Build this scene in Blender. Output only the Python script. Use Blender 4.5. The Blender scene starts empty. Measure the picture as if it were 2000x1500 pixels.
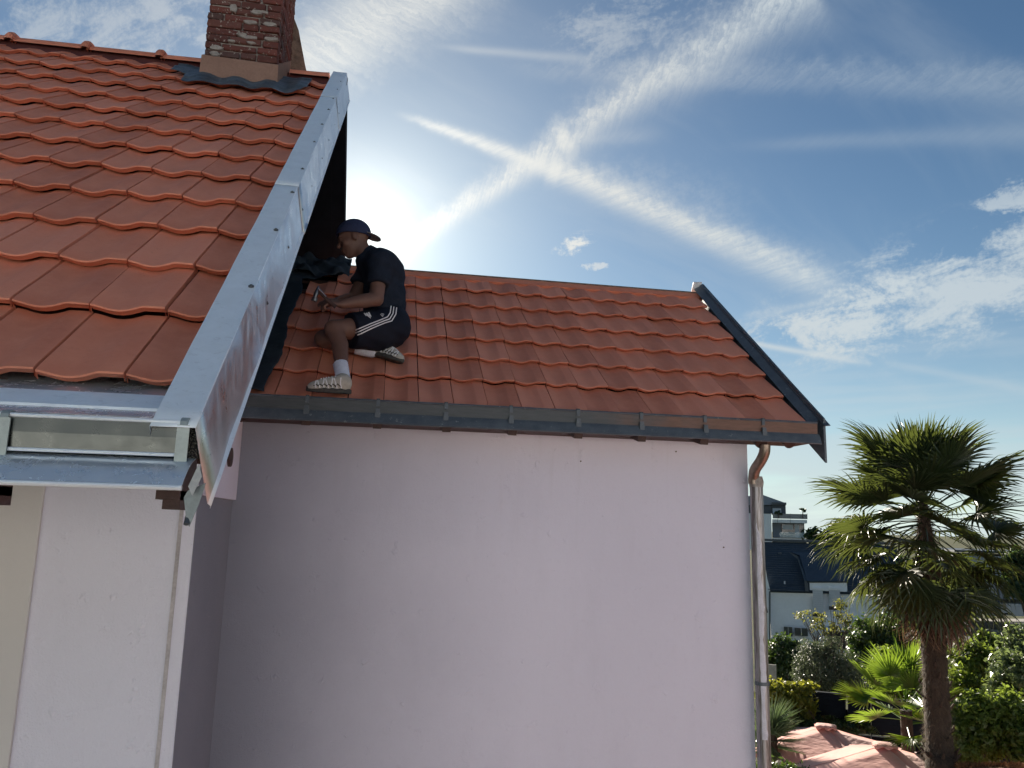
import bpy, bmesh, math, random
import numpy as np
from mathutils import Vector, Matrix
from mathutils.bvhtree import BVHTree
random.seed(7); rng = np.random.default_rng(7)
SC = bpy.context.scene
COL = SC.collection

# ------------------------------------------------------------------ camera
YAW, PITCH, ROLL, FPX = .1656, .1778, .0258, 1530.0
def cam_axes():
    cy, sy, cp, sp = math.cos(YAW), math.sin(YAW), math.cos(PITCH), math.sin(PITCH)
    f = np.array([sy*cp, cy*cp, sp]); r = np.array([cy, -sy, 0.0]); u = np.cross(r, f)
    cr, sr = math.cos(ROLL), math.sin(ROLL)
    return cr*r+sr*u, -sr*r+cr*u, f
CR, CU, CF = cam_axes()
cd = bpy.data.cameras.new('camera'); cam = bpy.data.objects.new('camera', cd); COL.objects.link(cam)
cam.matrix_world = Matrix(((CR[0], CU[0], -CF[0], 0), (CR[1], CU[1], -CF[1], 0), (CR[2], CU[2], -CF[2], 0), (0, 0, 0, 1)))
cd.sensor_width = 36; cd.lens = FPX/2000*36; cd.clip_start = .05; cd.clip_end = 3000
SC.camera = cam

def ray(x, y): return CR*(x-1000)/FPX - CU*(y-750)/FPX + CF
def at(x, y, Y): d = ray(x, y); return d*(Y/d[1])
def atX(x, y, X): d = ray(x, y); return d*(X/d[0])
BA = math.radians(27.5); BU = np.array([math.sin(BA), math.cos(BA), 0]); BR = np.array([math.cos(BA), -math.sin(BA), 0])
def atD(x, y, D): d = ray(x, y); return d*(D/(d@BU))
def nrm(v): v = np.asarray(v, float); return v/np.linalg.norm(v)

# ------------------------------------------------------------------ light
SUN = nrm(ray(712, 452))
EXPOSURE = 1.42
SKYS, SUNS = 0.05, 5.0
SKY_DUST, SKY_TINT, AU1, AU2 = .15, (.375, .505, .585), 6.0, 5.0
elev = math.asin(SUN[2]); azi = math.atan2(SUN[0], SUN[1])
sl = bpy.data.lights.new('sun', 'SUN'); sun = bpy.data.objects.new('sun', sl); COL.objects.link(sun)
sl.energy = SUNS; sl.angle = math.radians(.5); sl.color = (1, .9, .76)
sun.rotation_euler = Vector(SUN).to_track_quat('Z', 'Y').to_euler()
SC.view_settings.view_transform = 'Standard'; SC.view_settings.look = 'None'
SC.view_settings.exposure = EXPOSURE; SC.view_settings.gamma = 1; SC.view_settings.use_curve_mapping = False

class N:
    """small node-expression helper"""
    def __init__(s, nt): s.t = nt; s.n = nt.nodes; s.l = nt.links
    def _set(s, sock, v):
        if isinstance(v, bpy.types.NodeSocket): s.l.new(v, sock)
        elif v is not None:
            if isinstance(v, (tuple, list, np.ndarray)) and sock.type == 'RGBA': v = tuple(v)[:3]+(1,)
            elif isinstance(v, np.ndarray): v = tuple(v)
            sock.default_value = v
    def m(s, op, a, b=None, c=None, clamp=False):
        n = s.n.new('ShaderNodeMath'); n.operation = op; n.use_clamp = clamp
        for i, v in enumerate((a, b, c)):
            if v is not None: s._set(n.inputs[i], v)
        return n.outputs[0]
    def dot(s, a, b):
        n = s.n.new('ShaderNodeVectorMath'); n.operation = 'DOT_PRODUCT'; s._set(n.inputs[0], a); s._set(n.inputs[1], b); return n.outputs['Value']
    def vm(s, op, a, b=None, sc=None):
        n = s.n.new('ShaderNodeVectorMath'); n.operation = op; s._set(n.inputs[0], a)
        if b is not None: s._set(n.inputs[1], b)
        if sc is not None: s._set(n.inputs['Scale'], sc)
        return n.outputs[0]
    def comb(s, x, y, z):
        n = s.n.new('ShaderNodeCombineXYZ'); s._set(n.inputs[0], x); s._set(n.inputs[1], y); s._set(n.inputs[2], z); return n.outputs[0]
    def noise(s, v, scale, detail=4, rough=.5, dist=0, col=False, typ=None):
        n = s.n.new('ShaderNodeTexNoise'); s._set(n.inputs['Vector'], v) if v is not None else None
        n.inputs['Scale'].default_value = scale; n.inputs['Detail'].default_value = detail
        n.inputs['Roughness'].default_value = rough; n.inputs['Distortion'].default_value = dist
        return n.outputs['Color' if col else 'Fac']
    def vor(s, v, scale, feat='F1', out='Distance', rnd=1):
        n = s.n.new('ShaderNodeTexVoronoi'); n.feature = feat; s._set(n.inputs['Vector'], v) if v is not None else None
        n.inputs['Scale'].default_value = scale; n.inputs['Randomness'].default_value = rnd; return n.outputs[out]
    def ss(s, v, a, b, lo=0., hi=1.):
        n = s.n.new('ShaderNodeMapRange'); n.interpolation_type = 'SMOOTHSTEP'; s._set(n.inputs[0], v)
        n.inputs[1].default_value = a; n.inputs[2].default_value = b; n.inputs[3].default_value = lo; n.inputs[4].default_value = hi
        return n.outputs[0]
    def lin(s, v, a, b, lo=0., hi=1.):
        n = s.n.new('ShaderNodeMapRange'); s._set(n.inputs[0], v)
        n.inputs[1].default_value = a; n.inputs[2].default_value = b; n.inputs[3].default_value = lo; n.inputs[4].default_value = hi
        return n.outputs[0]
    def mix(s, f, a, b, mode='MIX'):
        n = s.n.new('ShaderNodeMix'); n.data_type = 'RGBA'; n.blend_type = mode
        s._set(n.inputs['Factor'], f); s._set(n.inputs['A'], a) if 0 else None
        s._set(n.inputs[6], a); s._set(n.inputs[7], b); return n.outputs[2]
    def ramp(s, f, stops):
        n = s.n.new('ShaderNodeValToRGB'); s._set(n.inputs[0], f); e = n.color_ramp.elements
        while len(e) < len(stops): e.new(.5)
        for k, (p, c) in enumerate(stops): e[k].position = p; e[k].color = tuple(c)+(1,)
        return n.outputs[0]
    def bump(s, h, st, dist=.01, nrm_=None):
        n = s.n.new('ShaderNodeBump'); n.inputs['Strength'].default_value = st; n.inputs['Distance'].default_value = dist
        s._set(n.inputs['Height'], h)
        if nrm_ is not None: s._set(n.inputs['Normal'], nrm_)
        return n.outputs[0]

# ------------------------------------------------------------------ world
wd = bpy.data.worlds.new('World'); SC.world = wd; wd.use_nodes = True
wd.cycles.sampling_method = 'MANUAL'; wd.cycles.sample_map_resolution = 512
g = N(wd.node_tree); g.n.clear()
out = g.n.new('ShaderNodeOutputWorld'); bg = g.n.new('ShaderNodeBackground'); g.l.new(bg.outputs[0], out.inputs[0])
sky = g.n.new('ShaderNodeTexSky'); sky.sky_type = 'NISHITA'; sky.sun_disc = False
sky.sun_elevation = elev; sky.sun_rotation = azi; sky.air_density = 1.0; sky.dust_density = SKY_DUST; sky.ozone_density = 1.5; sky.altitude = 50
bg.inputs['Strength'].default_value = SKYS
tc = g.n.new('ShaderNodeTexCoord'); D = tc.outputs['Generated']
sep = g.n.new('ShaderNodeSeparateXYZ'); g.l.new(D, sep.inputs[0]); dz = sep.outputs[2]
cs = g.dot(D, SUN)                                   # cosine of the angle to the sun
ang = g.m('ARCCOSINE', g.m('MINIMUM', cs, .99999))
au1 = g.m('EXPONENT', g.m('MULTIPLY', g.m('POWER', g.m('DIVIDE', ang, .046), 1.05), -1.0))     # hazy aureole
au2 = g.m('EXPONENT', g.m('MULTIPLY', g.m('DIVIDE', ang, .17), -1.0))
cov = []
# tangent-plane coordinates (a fixed world direction), used by the 2-D textures
C0 = nrm(ray(1300, 350)); TA = nrm(np.cross(C0, (0, 0, 1))); TB = np.cross(TA, C0)
dc = g.m('MAXIMUM', g.m('ADD', g.dot(D, C0), .15), .05)
tx, ty = g.m('DIVIDE', g.dot(D, TA), dc), g.m('DIVIDE', g.dot(D, TB), dc)
def n2(x, y, scale, detail, rough=.6, dist=0.):
    n = g.n.new('ShaderNodeTexNoise'); n.noise_dimensions = '2D'; g._set(n.inputs['Vector'], g.comb(x, y, 0.))
    n.inputs['Scale'].default_value = scale; n.inputs['Detail'].default_value = detail; n.inputs['Roughness'].default_value = rough; n.inputs['Distortion'].default_value = dist
    return n.outputs['Fac']
wob = n2(tx, ty, 7, 2, .55); wob2 = n2(tx, ty, 58, 4, .66)
fine = n2(tx, ty, 190, 3, .6)
def contrail(p, q, w0, w1, amp, f0=.1, f1=.1, wa=.02, rib=0., power=2.0, soft=False, patch=0., skew=1.2, sharp=0.):
    a, b = nrm(ray(*p)), nrm(ray(*q)); n = nrm(np.cross(a, b)); T = np.cross(n, a); L = math.acos(float(a@b))
    u = g.dot(D, n); t = g.m('DIVIDE', g.m('ARCTAN2', g.dot(D, T), g.dot(D, a)), L)
    u = g.m('MULTIPLY_ADD', g.m('SUBTRACT', wob, .5), wa, u)
    u = g.m('MULTIPLY_ADD', g.m('SUBTRACT', wob2, .5), wa*(.2 if soft else .9), u)
    w = g.lin(t, 0, 1, w0/FPX, w1/FPX)
    r = g.m('DIVIDE', g.m('ABSOLUTE', u), w)
    v = g.m('EXPONENT', g.m('MULTIPLY', g.m('POWER', r, power), -1.0))
    v = g.m('MULTIPLY', v, g.m('MULTIPLY', g.ss(t, 0-.001, f0), g.ss(t, 1, 1-f1)))
    if rib:
        rn = n2(g.m('MULTIPLY', g.m('ADD', g.m('MULTIPLY', t, L), g.m('MULTIPLY', u, skew)), 120), g.m('MULTIPLY', u, 18), 1.0, 4, .78)
        v = g.m('MULTIPLY', v, g.lin(rn, .30, .66, 1-rib*.85, 1+.1*rib))
    if patch:
        v = g.m('MULTIPLY', v, g.lin(wob2, .38, .60, 1-patch, 1))
    cov.append(g.m('MULTIPLY', v, amp))
contrail((470, 175), (1010, -105), 60, 68, .80, .2, .25, .03, .45, 2.2, skew=-.8)
contrail((700, 545), (1120, 262), 15, 27, .90, .22, .03, .012, .5, 2.2, patch=.35)
contrail((1085, 285), (1600, -45), 26, 56, .86, .02, .05, .022, .42, 1.8, patch=.32)
contrail((760, 215), (1100, 338), 5, 18, .85, .3, .03, .007, .3, 2)
contrail((1070, 322), (1680, 583), 24, 32, .95, .02, .18, .013, .35, 2, patch=.25)
contrail((1060, 300), (1500, 440), 12, 64, .18, .1, .3, .02, .4, 2, patch=.5)
contrail((820, 90), (1180, 118), 5, 10, .26, .3, .2, .006, 0, 2, True)
contrail((950, 138), (2300, 165), 16, 32, .24, .2, .1, .02, .5, 2.5, patch=.3)
contrail((1380, 285), (2300, 250), 9, 22, .15, .3, .1, .012, .2, 2, True)
contrail((1455, 668), (1720, 712), 5.5, 5.5, .70, .08, .3, .003, 0, 2, True)
contrail((1700, 700), (2100, 780), 7, 9, .25, .2, .3, .006, 0, 2, True)
contrail((1440, 620), (1680, 578), 8, 5, .40, .2, .1, .006, 0, 2, patch=.5)
contrail((1000, 285), (1330, 262), 6, 18, .18, .3, .3, .01, .3, 2)
# broken cirrus patches: two shared textures, each patch an ellipse in a fixed direction
ca, sa = math.cos(.27), math.sin(.27)
rx_ = g.m('ADD', g.m('MULTIPLY', tx, ca), g.m('MULTIPLY', ty, sa)); ry_ = g.m('SUBTRACT', g.m('MULTIPLY', ty, ca), g.m('MULTIPLY', tx, sa))
puff = n2(g.m('MULTIPLY', rx_, .45), ry_, 30, 7, .64, .3)
puff = g.m('MULTIPLY_ADD', g.m('SUBTRACT', fine, .5), .22, puff)
def patchcloud(c, rx, rz, tilt, amp, lo, hi, bias=.30):
    c0 = nrm(ray(*c)); x0, y0 = float(c0@TA)/(float(c0@C0)+.15), float(c0@TB)/(float(c0@C0)+.15)
    k = 1/(float(c0@C0)+.15)/FPX
    ct, st = math.cos(tilt), math.sin(tilt)
    X = g.m('SUBTRACT', tx, x0); Y = g.m('SUBTRACT', ty, y0)
    u = g.m('DIVIDE', g.m('ADD', g.m('MULTIPLY', X, ct), g.m('MULTIPLY', Y, st)), rx*k); v = g.m('DIVIDE', g.m('SUBTRACT', g.m('MULTIPLY', Y, ct), g.m('MULTIPLY', X, st)), rz*k)
    e = g.m('EXPONENT', g.m('MULTIPLY', g.m('ADD', g.m('MULTIPLY', u, u), g.m('MULTIPLY', v, v)), -1))
    q = g.ss(g.m('MULTIPLY_ADD', g.m('SUBTRACT', e, 1), bias, puff), lo, hi)
    cov.append(g.m('MULTIPLY', q, g.m('MULTIPLY', g.ss(e, .05, .5), amp)))
patchcloud((1900, 550), 340, 88, .30, .86, .24, .56)
patchcloud((1700, 605), 110, 60, .25, .75, .36, .56)
patchcloud((1580, 650), 170, 50, .15, .55, .42, .62)
patchcloud((1120, 480), 34, 18, .35, .95, .26, .46)
patchcloud((1170, 520), 70, 14, 0, .6, .44, .58)
patchcloud((1985, 395), 60, 40, .3, .6, .40, .60)
patchcloud((1250, 40), 170, 65, .2, .38, .32, .66)
patchcloud((180, 50), 420, 90, .12, .42, .28, .66)
# thin cirrus veil everywhere, including beyond the frame
pr = g.m('MAXIMUM', g.m('ADD', dz, .12), .05)
vx, vy = g.m('DIVIDE', sep.outputs[0], pr), g.m('DIVIDE', sep.outputs[1], pr)
veil = g.ss(n2(g.m('ADD', g.m('MULTIPLY', vx, .85), g.m('MULTIPLY', vy, .5)), g.m('MULTIPLY', g.m('SUBTRACT', g.m('MULTIPLY', vy, .85), g.m('MULTIPLY', vx, .5)), 3.0), 1.2, 6, .56, .4), .42, .85)
cov.append(g.m('MULTIPLY', veil, .16))
band = n2(g.m('MULTIPLY', vx, .25), g.m('MULTIPLY', dz, 8), 2.6, 5, .5)
cov.append(g.m('MULTIPLY', g.m('MULTIPLY', g.ss(dz, .32, .04), g.ss(band, .34, .62)), .60))
tot = None
for c in cov:
    inv = g.m('SUBTRACT', 1.0, c, clamp=True)
    tot = inv if tot is None else g.m('MULTIPLY', tot, inv)
tot = g.m('SUBTRACT', 1.0, tot, clamp=True)
ccol = g.mix(g.ss(cs, .80, 1.), (.86, .97, 1.03), (1.0, 1.0, .95))
cloudc = g.vm('SCALE', ccol, None, g.m('ADD', 5.0, g.m('MULTIPLY', au2, 5.6)))
hz_pale = g.m('EXPONENT', g.m('MULTIPLY', g.m('MAXIMUM', dz, 0), -9.5))
skyb = g.vm('MULTIPLY', sky.outputs[0], SKY_TINT)
skyc = g.mix(g.m('MULTIPLY', hz_pale, .80), skyb, (6.9, 8.1, 7.8))
skyc = g.vm('ADD', skyc, g.vm('SCALE', (1.0, .93, .72), None, g.m('MULTIPLY', au2, AU2)))
fin = g.mix(tot, skyc, cloudc)
fin = g.vm('ADD', fin, g.vm('SCALE', (1.0, .97, .84), None, g.m('MULTIPLY', au1, AU1)))
g.l.new(fin, bg.inputs['Color'])

# ------------------------------------------------------------------ materials
def mat(name, fn):
    m = bpy.data.materials.new(name); m.use_nodes = True; h = N(m.node_tree)
    b = h.n['Principled BSDF']; h.b = b
    tcn = h.n.new('ShaderNodeTexCoord'); h.obj = tcn.outputs['Object']
    geo = h.n.new('ShaderNodeNewGeometry'); h.pos = geo.outputs['Position']; h.isl = geo.outputs['Random Per Island']; h.geo = geo
    oi = h.n.new('ShaderNodeObjectInfo'); h.rnd = oi.outputs['Random']
    fn(h, b); return m
def S(h, b, **k):
    for key, v in k.items(): h._set(b.inputs[{'col': 'Base Color', 'rough': 'Roughness', 'metal': 'Metallic', 'nor': 'Normal', 'spec': 'Specular IOR Level', 'coat': 'Coat Weight', 'alpha': 'Alpha', 'trans': 'Transmission Weight', 'sheen': 'Sheen Weight'}[key]], v)
def f_tile(h, b):
    n1 = h.noise(h.obj, 9, 5, .6); n2 = h.noise(h.pos, 55, 4, .7); n3 = h.noise(h.pos, 2.2, 3, .5)
    base = h.ramp(h.rnd, [(0, (.50, .158, .092)), (.5, (.62, .205, .120)), (1, (.72, .260, .165))])
    c = h.mix(h.lin(n1, .3, .7), base, h.mix(.5, base, (.74, .30, .19)))
    c = h.mix(h.ss(n3, .5, .8, 0, .35), c, (.44, .17, .12))
    c = h.mix(h.ss(n2, .60, .78, 0, .5), c, (.44, .21, .155))
    c = h.mix(h.ss(h.noise(h.pos, 300, 2, .5), .66, .74, 0, .5), c, (.22, .08, .05))
    S(h, b, col=c, rough=h.lin(n2, .3, .7, .62, .8), spec=.35, nor=h.bump(h.m('ADD', n2, h.m('MULTIPLY', h.noise(h.pos, 400, 2), .6)), .25, .002))
M_TILE = mat('terracotta', f_tile)
def f_zinc(base, r0, r1, mott=.5, metal=1., streak=.0):
    def f(h, b):
        n = h.noise(h.pos, 16, 6, .7, .6)
        c = h.mix(h.lin(n, .3, .7, 0, mott), base, tuple(x*.74 for x in base))
        c = h.mix(h.ss(h.noise(h.vm('MULTIPLY', h.pos, (1., 1., 2.2)), 30, 5, .7, 1.4), .56, .70, 0, .38), c, tuple(x*.60 for x in base))
        st = h.noise(h.vm('MULTIPLY', h.pos, (26., 26., 2.6)), 1.4, 5, .7, .3)
        if streak: c = h.mix(h.ss(st, .52, .72, 0, streak), c, (.95, .97, 1.))
        S(h, b, col=c, metal=metal, rough=h.m('ADD', h.lin(n, .3, .7, r0, r1), h.ss(st, .45, .7, 0, streak*.5)), nor=h.bump(h.noise(h.pos, 5, 2, .5), .3, .02))
    return f
M_ZINC = mat('new_zinc', f_zinc((.88, .95, 1.0), .42, .58, .35, .35, .12))
M_ZINCS = mat('brushed_zinc', f_zinc((.62, .66, .70), .24, .40, .25, .9, .5))
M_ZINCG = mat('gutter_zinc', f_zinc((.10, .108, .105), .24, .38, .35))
M_ZINCP = mat('polished_zinc', f_zinc((.80, .87, .93), .18, .32, .35, .6))
def f_oldz(h, b):
    n = h.noise(h.pos, 14, 6, .7); c = h.mix(h.lin(n, .3, .7), (.065, .08, .095), (.12, .14, .16))
    c = h.mix(h.ss(h.noise(h.pos, 38, 5, .75), .60, .70, 0, .8), c, (.33, .34, .34))
    S(h, b, col=c, metal=.25, rough=h.lin(n, .3, .7, .38, .6), nor=h.bump(n, .2, .01))
M_OLDZ = mat('weathered_zinc', f_oldz)
def f_oldz2(h, b):
    n = h.noise(h.vm('MULTIPLY', h.pos, (3., 20., 20.)), 3, 5, .7); sx = h.n.new('ShaderNodeSeparateXYZ'); h.l.new(h.pos, sx.inputs[0])
    big = h.m('ADD', sx.outputs[0], h.m('MULTIPLY', h.m('SUBTRACT', h.noise(h.pos, 3, 3, .6), .5), 2.2))
    c = h.mix(h.ss(big, 1.0, 2.0), h.mix(h.lin(n, .3, .7), (.045, .052, .058), (.085, .092, .098)), h.mix(h.lin(n, .3, .7), (.10, .050, .035), (.20, .105, .075)))
    S(h, b, col=c, metal=.25, rough=h.lin(n, .3, .7, .40, .6), nor=h.bump(n, .15, .01))
M_OLDZB = mat('gutter_front_zinc', f_oldz2)
def f_lead(h, b):
    n = h.noise(h.pos, 12, 5, .65, .5); c = h.mix(h.lin(n, .3, .7), (.055, .07, .085), (.13, .155, .18))
    c = h.mix(h.ss(h.noise(h.pos, 60, 4, .7), .6, .75, 0, .5), c, (.26, .29, .31))
    S(h, b, col=c, metal=.35, rough=.5, nor=h.bump(n, .5, .02))
M_LEAD = mat('lead_sheet', f_lead)
def f_felt(h, b):
    n = h.noise(h.pos, 8, 5, .6, .4)
    c = h.mix(h.lin(n, .3, .7), (.016, .022, .029), (.036, .046, .056))
    c = h.mix(h.ss(h.noise(h.pos, 130, 2, .5), .76, .79, 0, .7), c, (.4, .42, .42))
    S(h, b, col=c, rough=.7, spec=.2, nor=h.bump(n, .5, .02))
M_FELT = mat('bitumen_felt', f_felt)
def f_wall(c0, c1, grain=.6, sc=230):
    def f(h, b):
        n = h.noise(h.pos, 1.1, 4, .5); fi = h.noise(h.pos, sc, 3, .6); md = h.noise(h.pos, 28, 4, .6)
        c = h.mix(h.lin(n, .3, .7), c0, c1)
        c = h.mix(h.ss(md, .55, .75, 0, .10), c, tuple(x*.75 for x in c0))
        run = h.noise(h.vm('MULTIPLY', h.pos, (3., 3., .7)), 1.6, 4, .6)
        c = h.mix(h.ss(run, .5, .85, 0, .10), c, tuple(x*.6 for x in c0))
        S(h, b, col=c, rough=.93, spec=.15, nor=h.bump(h.m('ADD', fi, h.m('ADD', h.m('MULTIPLY', md, 1.2), h.m('MULTIPLY', h.ss(h.noise(h.pos, 11, 3, .6), .62, .75), 1.5))), grain, .005))
    return f
M_WALL = mat('pink_white_render', f_wall((.715, .695, .80), (.745, .725, .83)))
M_WALLR = mat('rough_white_render', f_wall((.71, .72, .82), (.74, .75, .85), .6, 150))
def f_wall_ext(h, b):
    f_wall((.715, .695, .80), (.745, .725, .83))(h, b)
    src = b.inputs['Base Color'].links[0].from_socket
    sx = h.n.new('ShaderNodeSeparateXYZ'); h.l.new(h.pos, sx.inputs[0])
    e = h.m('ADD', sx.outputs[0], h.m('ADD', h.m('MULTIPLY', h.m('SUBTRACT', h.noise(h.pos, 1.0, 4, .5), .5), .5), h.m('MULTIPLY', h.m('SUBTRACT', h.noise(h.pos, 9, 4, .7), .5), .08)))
    c = h.mix(h.ss(e, -1.15, 1.0, .95, 0), src, (.20, .21, .255))  # corner shade painted into the wall colour, fading to the right
    drip = h.noise(h.vm('MULTIPLY', h.pos, (16., 16., .9)), 1.0, 4, .6)
    c = h.mix(h.m('MULTIPLY', h.ss(drip, .56, .74), h.ss(sx.outputs[2], -.5, .55, 0, .09)), c, (.34, .30, .28)); h.l.new(c, b.inputs['Base Color'])
M_WALLE = mat('extension_render_shade_and_drips', f_wall_ext)
M_WALLB = mat('beige_render', f_wall((.60, .59, .58), (.65, .64, .625), .2))
def flat(name, col, rough=.7, metal=0, var=.25, sc=8, bump=.2, spec=.4):
    def f(h, b):
        n = h.noise(h.pos, sc, 5, .6); n2 = h.noise(h.pos, sc*9, 3, .6)
        lo = tuple(max(0, x*(1-var)) for x in col); hi = tuple(min(1, x*(1+var)) for x in col)
        S(h, b, col=h.mix(h.lin(h.m('ADD', h.m('MULTIPLY', n, .6), h.m('MULTIPLY', n2, .4)), .35, .65), lo, hi), rough=rough, metal=metal, spec=spec, nor=h.bump(n2, bump, .006))
    return mat(name, f)
M_WOODD = flat('dark_brown_wood', (.055, .028, .024), .6, var=.35, sc=20)
M_DECK = flat('black_underlay', (.008, .010, .014), .95, spec=.05)
M_MORT = flat('old_mortar', (.33, .30, .27), .95, var=.3, sc=30, bump=.8)
M_CREND = flat('chimney_render', (.26, .155, .115), .9, var=.14, sc=10, bump=.4)
M_CBACK = flat('rough_brown_masonry', (.20, .14, .105), .95, var=.5, sc=24, bump=1)
def f_brick(h, b):
    n = h.noise(h.pos, 26, 5, .7)
    base = h.ramp(h.rnd, [(0, (.085, .030, .024)), (.45, (.15, .044, .033)), (.8, (.12, .050, .040)), (1, (.065, .038, .034))])
    c = h.mix(h.ss(n, .5, .72, 0, .6), base, (.07, .045, .04))
    c = h.mix(h.ss(h.noise(h.pos, 42, 4, .7), .60, .66, 0, .9), c, (.42, .39, .34))
    S(h, b, col=c, rough=.9, nor=h.bump(n, .7, .01))
M_BRICK = mat('old_brick', f_brick)
M_SLATE = flat('slate', (.035, .05, .068), .55, var=.22, sc=3)
M_WHITE = flat('white_facade', (.76, .79, .82), .9, var=.05, sc=.6)
M_GREYF = flat('grey_cladding', (.22, .25, .29), .7, var=.10, sc=.6)
M_DGREY = flat('dark_grey_metal', (.06, .075, .09), .5, var=.15, sc=1)
M_SHUT = flat('shutter_grey', (.50, .53, .56), .6, var=.06, sc=2)
M_BLACK = flat('black_opening', (.012, .013, .015), .4)
def f_glass(h, b):
    S(h, b, col=(.05, .06, .07), rough=.08, spec=.8)
M_GLASS = mat('window_glass', f_glass)
def f_gl2(h, b): S(h, b, col=(.75, .85, .85), rough=.05, trans=.0, alpha=.35, spec=.7)
M_GLASS2 = mat('balcony_glass', f_gl2)
def f_fab(h, b):
    n = h.noise(h.pos, 3, 4, .6); w = h.noise(h.vm('MULTIPLY', h.pos, (1., 1., 6.)), 6, 3, .5)
    c = h.mix(h.lin(n, .3, .7), (.66, .32, .27), (.74, .38, .32))
    S(h, b, col=c, rough=.85, sheen=.3, nor=h.bump(w, .5, .03))
    t = h.n.new('ShaderNodeBsdfTranslucent'); h._set(t.inputs[0], (.6, .25, .2)); mx = h.n.new('ShaderNodeMixShader'); mx.inputs[0].default_value = .2
    h.l.new(b.outputs[0], mx.inputs[1]); h.l.new(t.outputs[0], mx.inputs[2]); h.l.new(mx.outputs[0], h.n['Material Output'].inputs[0])
M_PARA = mat('pink_canvas', f_fab)
def leafmat(name, cols, tr=(.25, .38, .04), tw=.38, rough=.38, nsc=.6):
    def f(h, b):
        r = h.ramp(h.isl, [(i/(len(cols)-1), c) for i, c in enumerate(cols)])
        n = h.noise(h.pos, nsc*3, 3, .5)
        c = h.mix(h.ss(n, .35, .7, 0, .45), r, cols[0])
        S(h, b, col=c, rough=rough, spec=.45)
        t = h.n.new('ShaderNodeBsdfTranslucent'); h._set(t.inputs[0], h.mix(.6, c, tr)); mx = h.n.new('ShaderNodeMixShader'); mx.inputs[0].default_value = tw
        h.l.new(b.outputs[0], mx.inputs[1]); h.l.new(t.outputs[0], mx.inputs[2]); h.l.new(mx.outputs[0], h.n['Material Output'].inputs[0])
    return mat(name, f)
M_PALM = leafmat('palm_leaf', [(.020, .034, .014), (.032, .052, .020), (.052, .068, .028)], (.18, .22, .035), .30, .42, 1)
M_PALMY = leafmat('yellow_palm_leaf', [(.12, .09, .02), (.22, .14, .02), (.10, .10, .03)], (.5, .3, .02), .35, .45, 1)
M_PALMD = leafmat('dead_palm_leaf', [(.10, .062, .040), (.19, .125, .085), (.07, .042, .028)], (.3, .17, .08), .25, .6, 1)
M_FAN = leafmat('young_fan_leaf', [(.05, .11, .018), (.09, .17, .02), (.12, .20, .03)], (.30, .42, .03), .45, .35, 1)
M_BUSH = leafmat('bush_leaf', [(.05, .085, .018), (.075, .13, .025), (.13, .19, .04)], (.34, .44, .05), .48, .38)
M_BUSHD = leafmat('dark_bush_leaf', [(.018, .036, .012), (.03, .055, .016), (.05, .08, .022)], (.15, .25, .03), .3, .4)
M_OLIVE = leafmat('olive_leaf', [(.055, .075, .045), (.08, .10, .06), (.13, .155, .11)], (.16, .2, .08), .3, .45)
M_AUT = leafmat('turning_leaf', [(.08, .11, .03), (.14, .16, .04), (.18, .13, .04)], (.38, .38, .07), .42, .45)
M_YEL = leafmat('yellow_green_leaf', [(.06, .09, .015), (.12, .14, .02), (.22, .22, .03)], (.45, .45, .04), .45, .4)
M_TREEF = leafmat('far_tree_leaf', [(.020, .042, .022), (.03, .06, .03), (.05, .09, .04)], (.15, .25, .05), .35, .5, .2)
def f_bark(c0, c1):
    def f(h, b):
        n = h.noise(h.vm('MULTIPLY', h.pos, (6., 6., 2.)), 5, 6, .7); S(h, b, col=h.mix(h.lin(n, .3, .7), c0, c1), rough=.95, nor=h.bump(n, .8, .03))
    return f
M_BARK = mat('bark', f_bark((.05, .035, .025), (.13, .10, .075)))
M_PTRUNK = mat('palm_fibre', f_bark((.030, .020, .014), (.085, .060, .040)))
M_HAIR = leafmat('palm_fibre_hair', [(.05, .035, .022), (.10, .07, .045), (.16, .12, .08)], (.2, .12, .06), .2, .8)
def f_ground(h, b):
    n = h.noise(h.pos, .35, 6, .6); n2 = h.noise(h.pos, 6, 4, .6)
    c = h.mix(h.lin(n, .35, .65), (.035, .055, .018), (.09, .085, .045)); c = h.mix(h.ss(n2, .5, .7, 0, .5), c, (.05, .045, .03))
    S(h, b, col=c, rough=1, spec=.1, nor=h.bump(n2, .6, .05))
M_GROUND = mat('ground', f_ground)
M_ASPH = flat('asphalt', (.06, .062, .066), .85, var=.2, sc=.5)
M_PAVE = flat('pavement_stone', (.26, .25, .23), .9, var=.15, sc=1)
M_TERR = flat('terracotta_paving', (.56, .25, .21), .8, var=.15, sc=2)
M_PAINT = flat('road_paint', (.7, .7, .66), .7, var=.1)
M_FENCE = flat('anthracite_fence', (.010, .015, .022), .9, var=.2, sc=4, spec=.1)
M_SKIN = flat('skin', (.155, .080, .058), .55, var=.10, sc=30, bump=.1)
M_SHIRT = flat('navy_tshirt', (.018, .024, .038), .9, var=.25, sc=18, bump=.6, spec=.15)
M_SHORT = flat('black_navy_shorts', (.008, .010, .020), .75, var=.2, sc=18, bump=.4, spec=.25)
M_CAP = flat('blue_cap', (.026, .034, .080), .85, var=.2, sc=40)
M_CAPB = flat('pale_cap_brim', (.20, .19, .20), .8, var=.15)
M_STRIPE = flat('white_stripe', (.78, .76, .76), .8, var=.05)
M_SOCK = flat('white_sock', (.72, .74, .84), .95, var=.08, sc=60, bump=.8)
M_SHOE = flat('cream_shoe', (.46, .42, .36), .7, var=.18, sc=60)
M_SOLE = flat('dark_shoe_sole', (.06, .055, .05), .8, var=.4, sc=60)
M_STEEL = flat('tool_steel', (.16, .16, .17), .35, metal=.9, var=.2)
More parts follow.
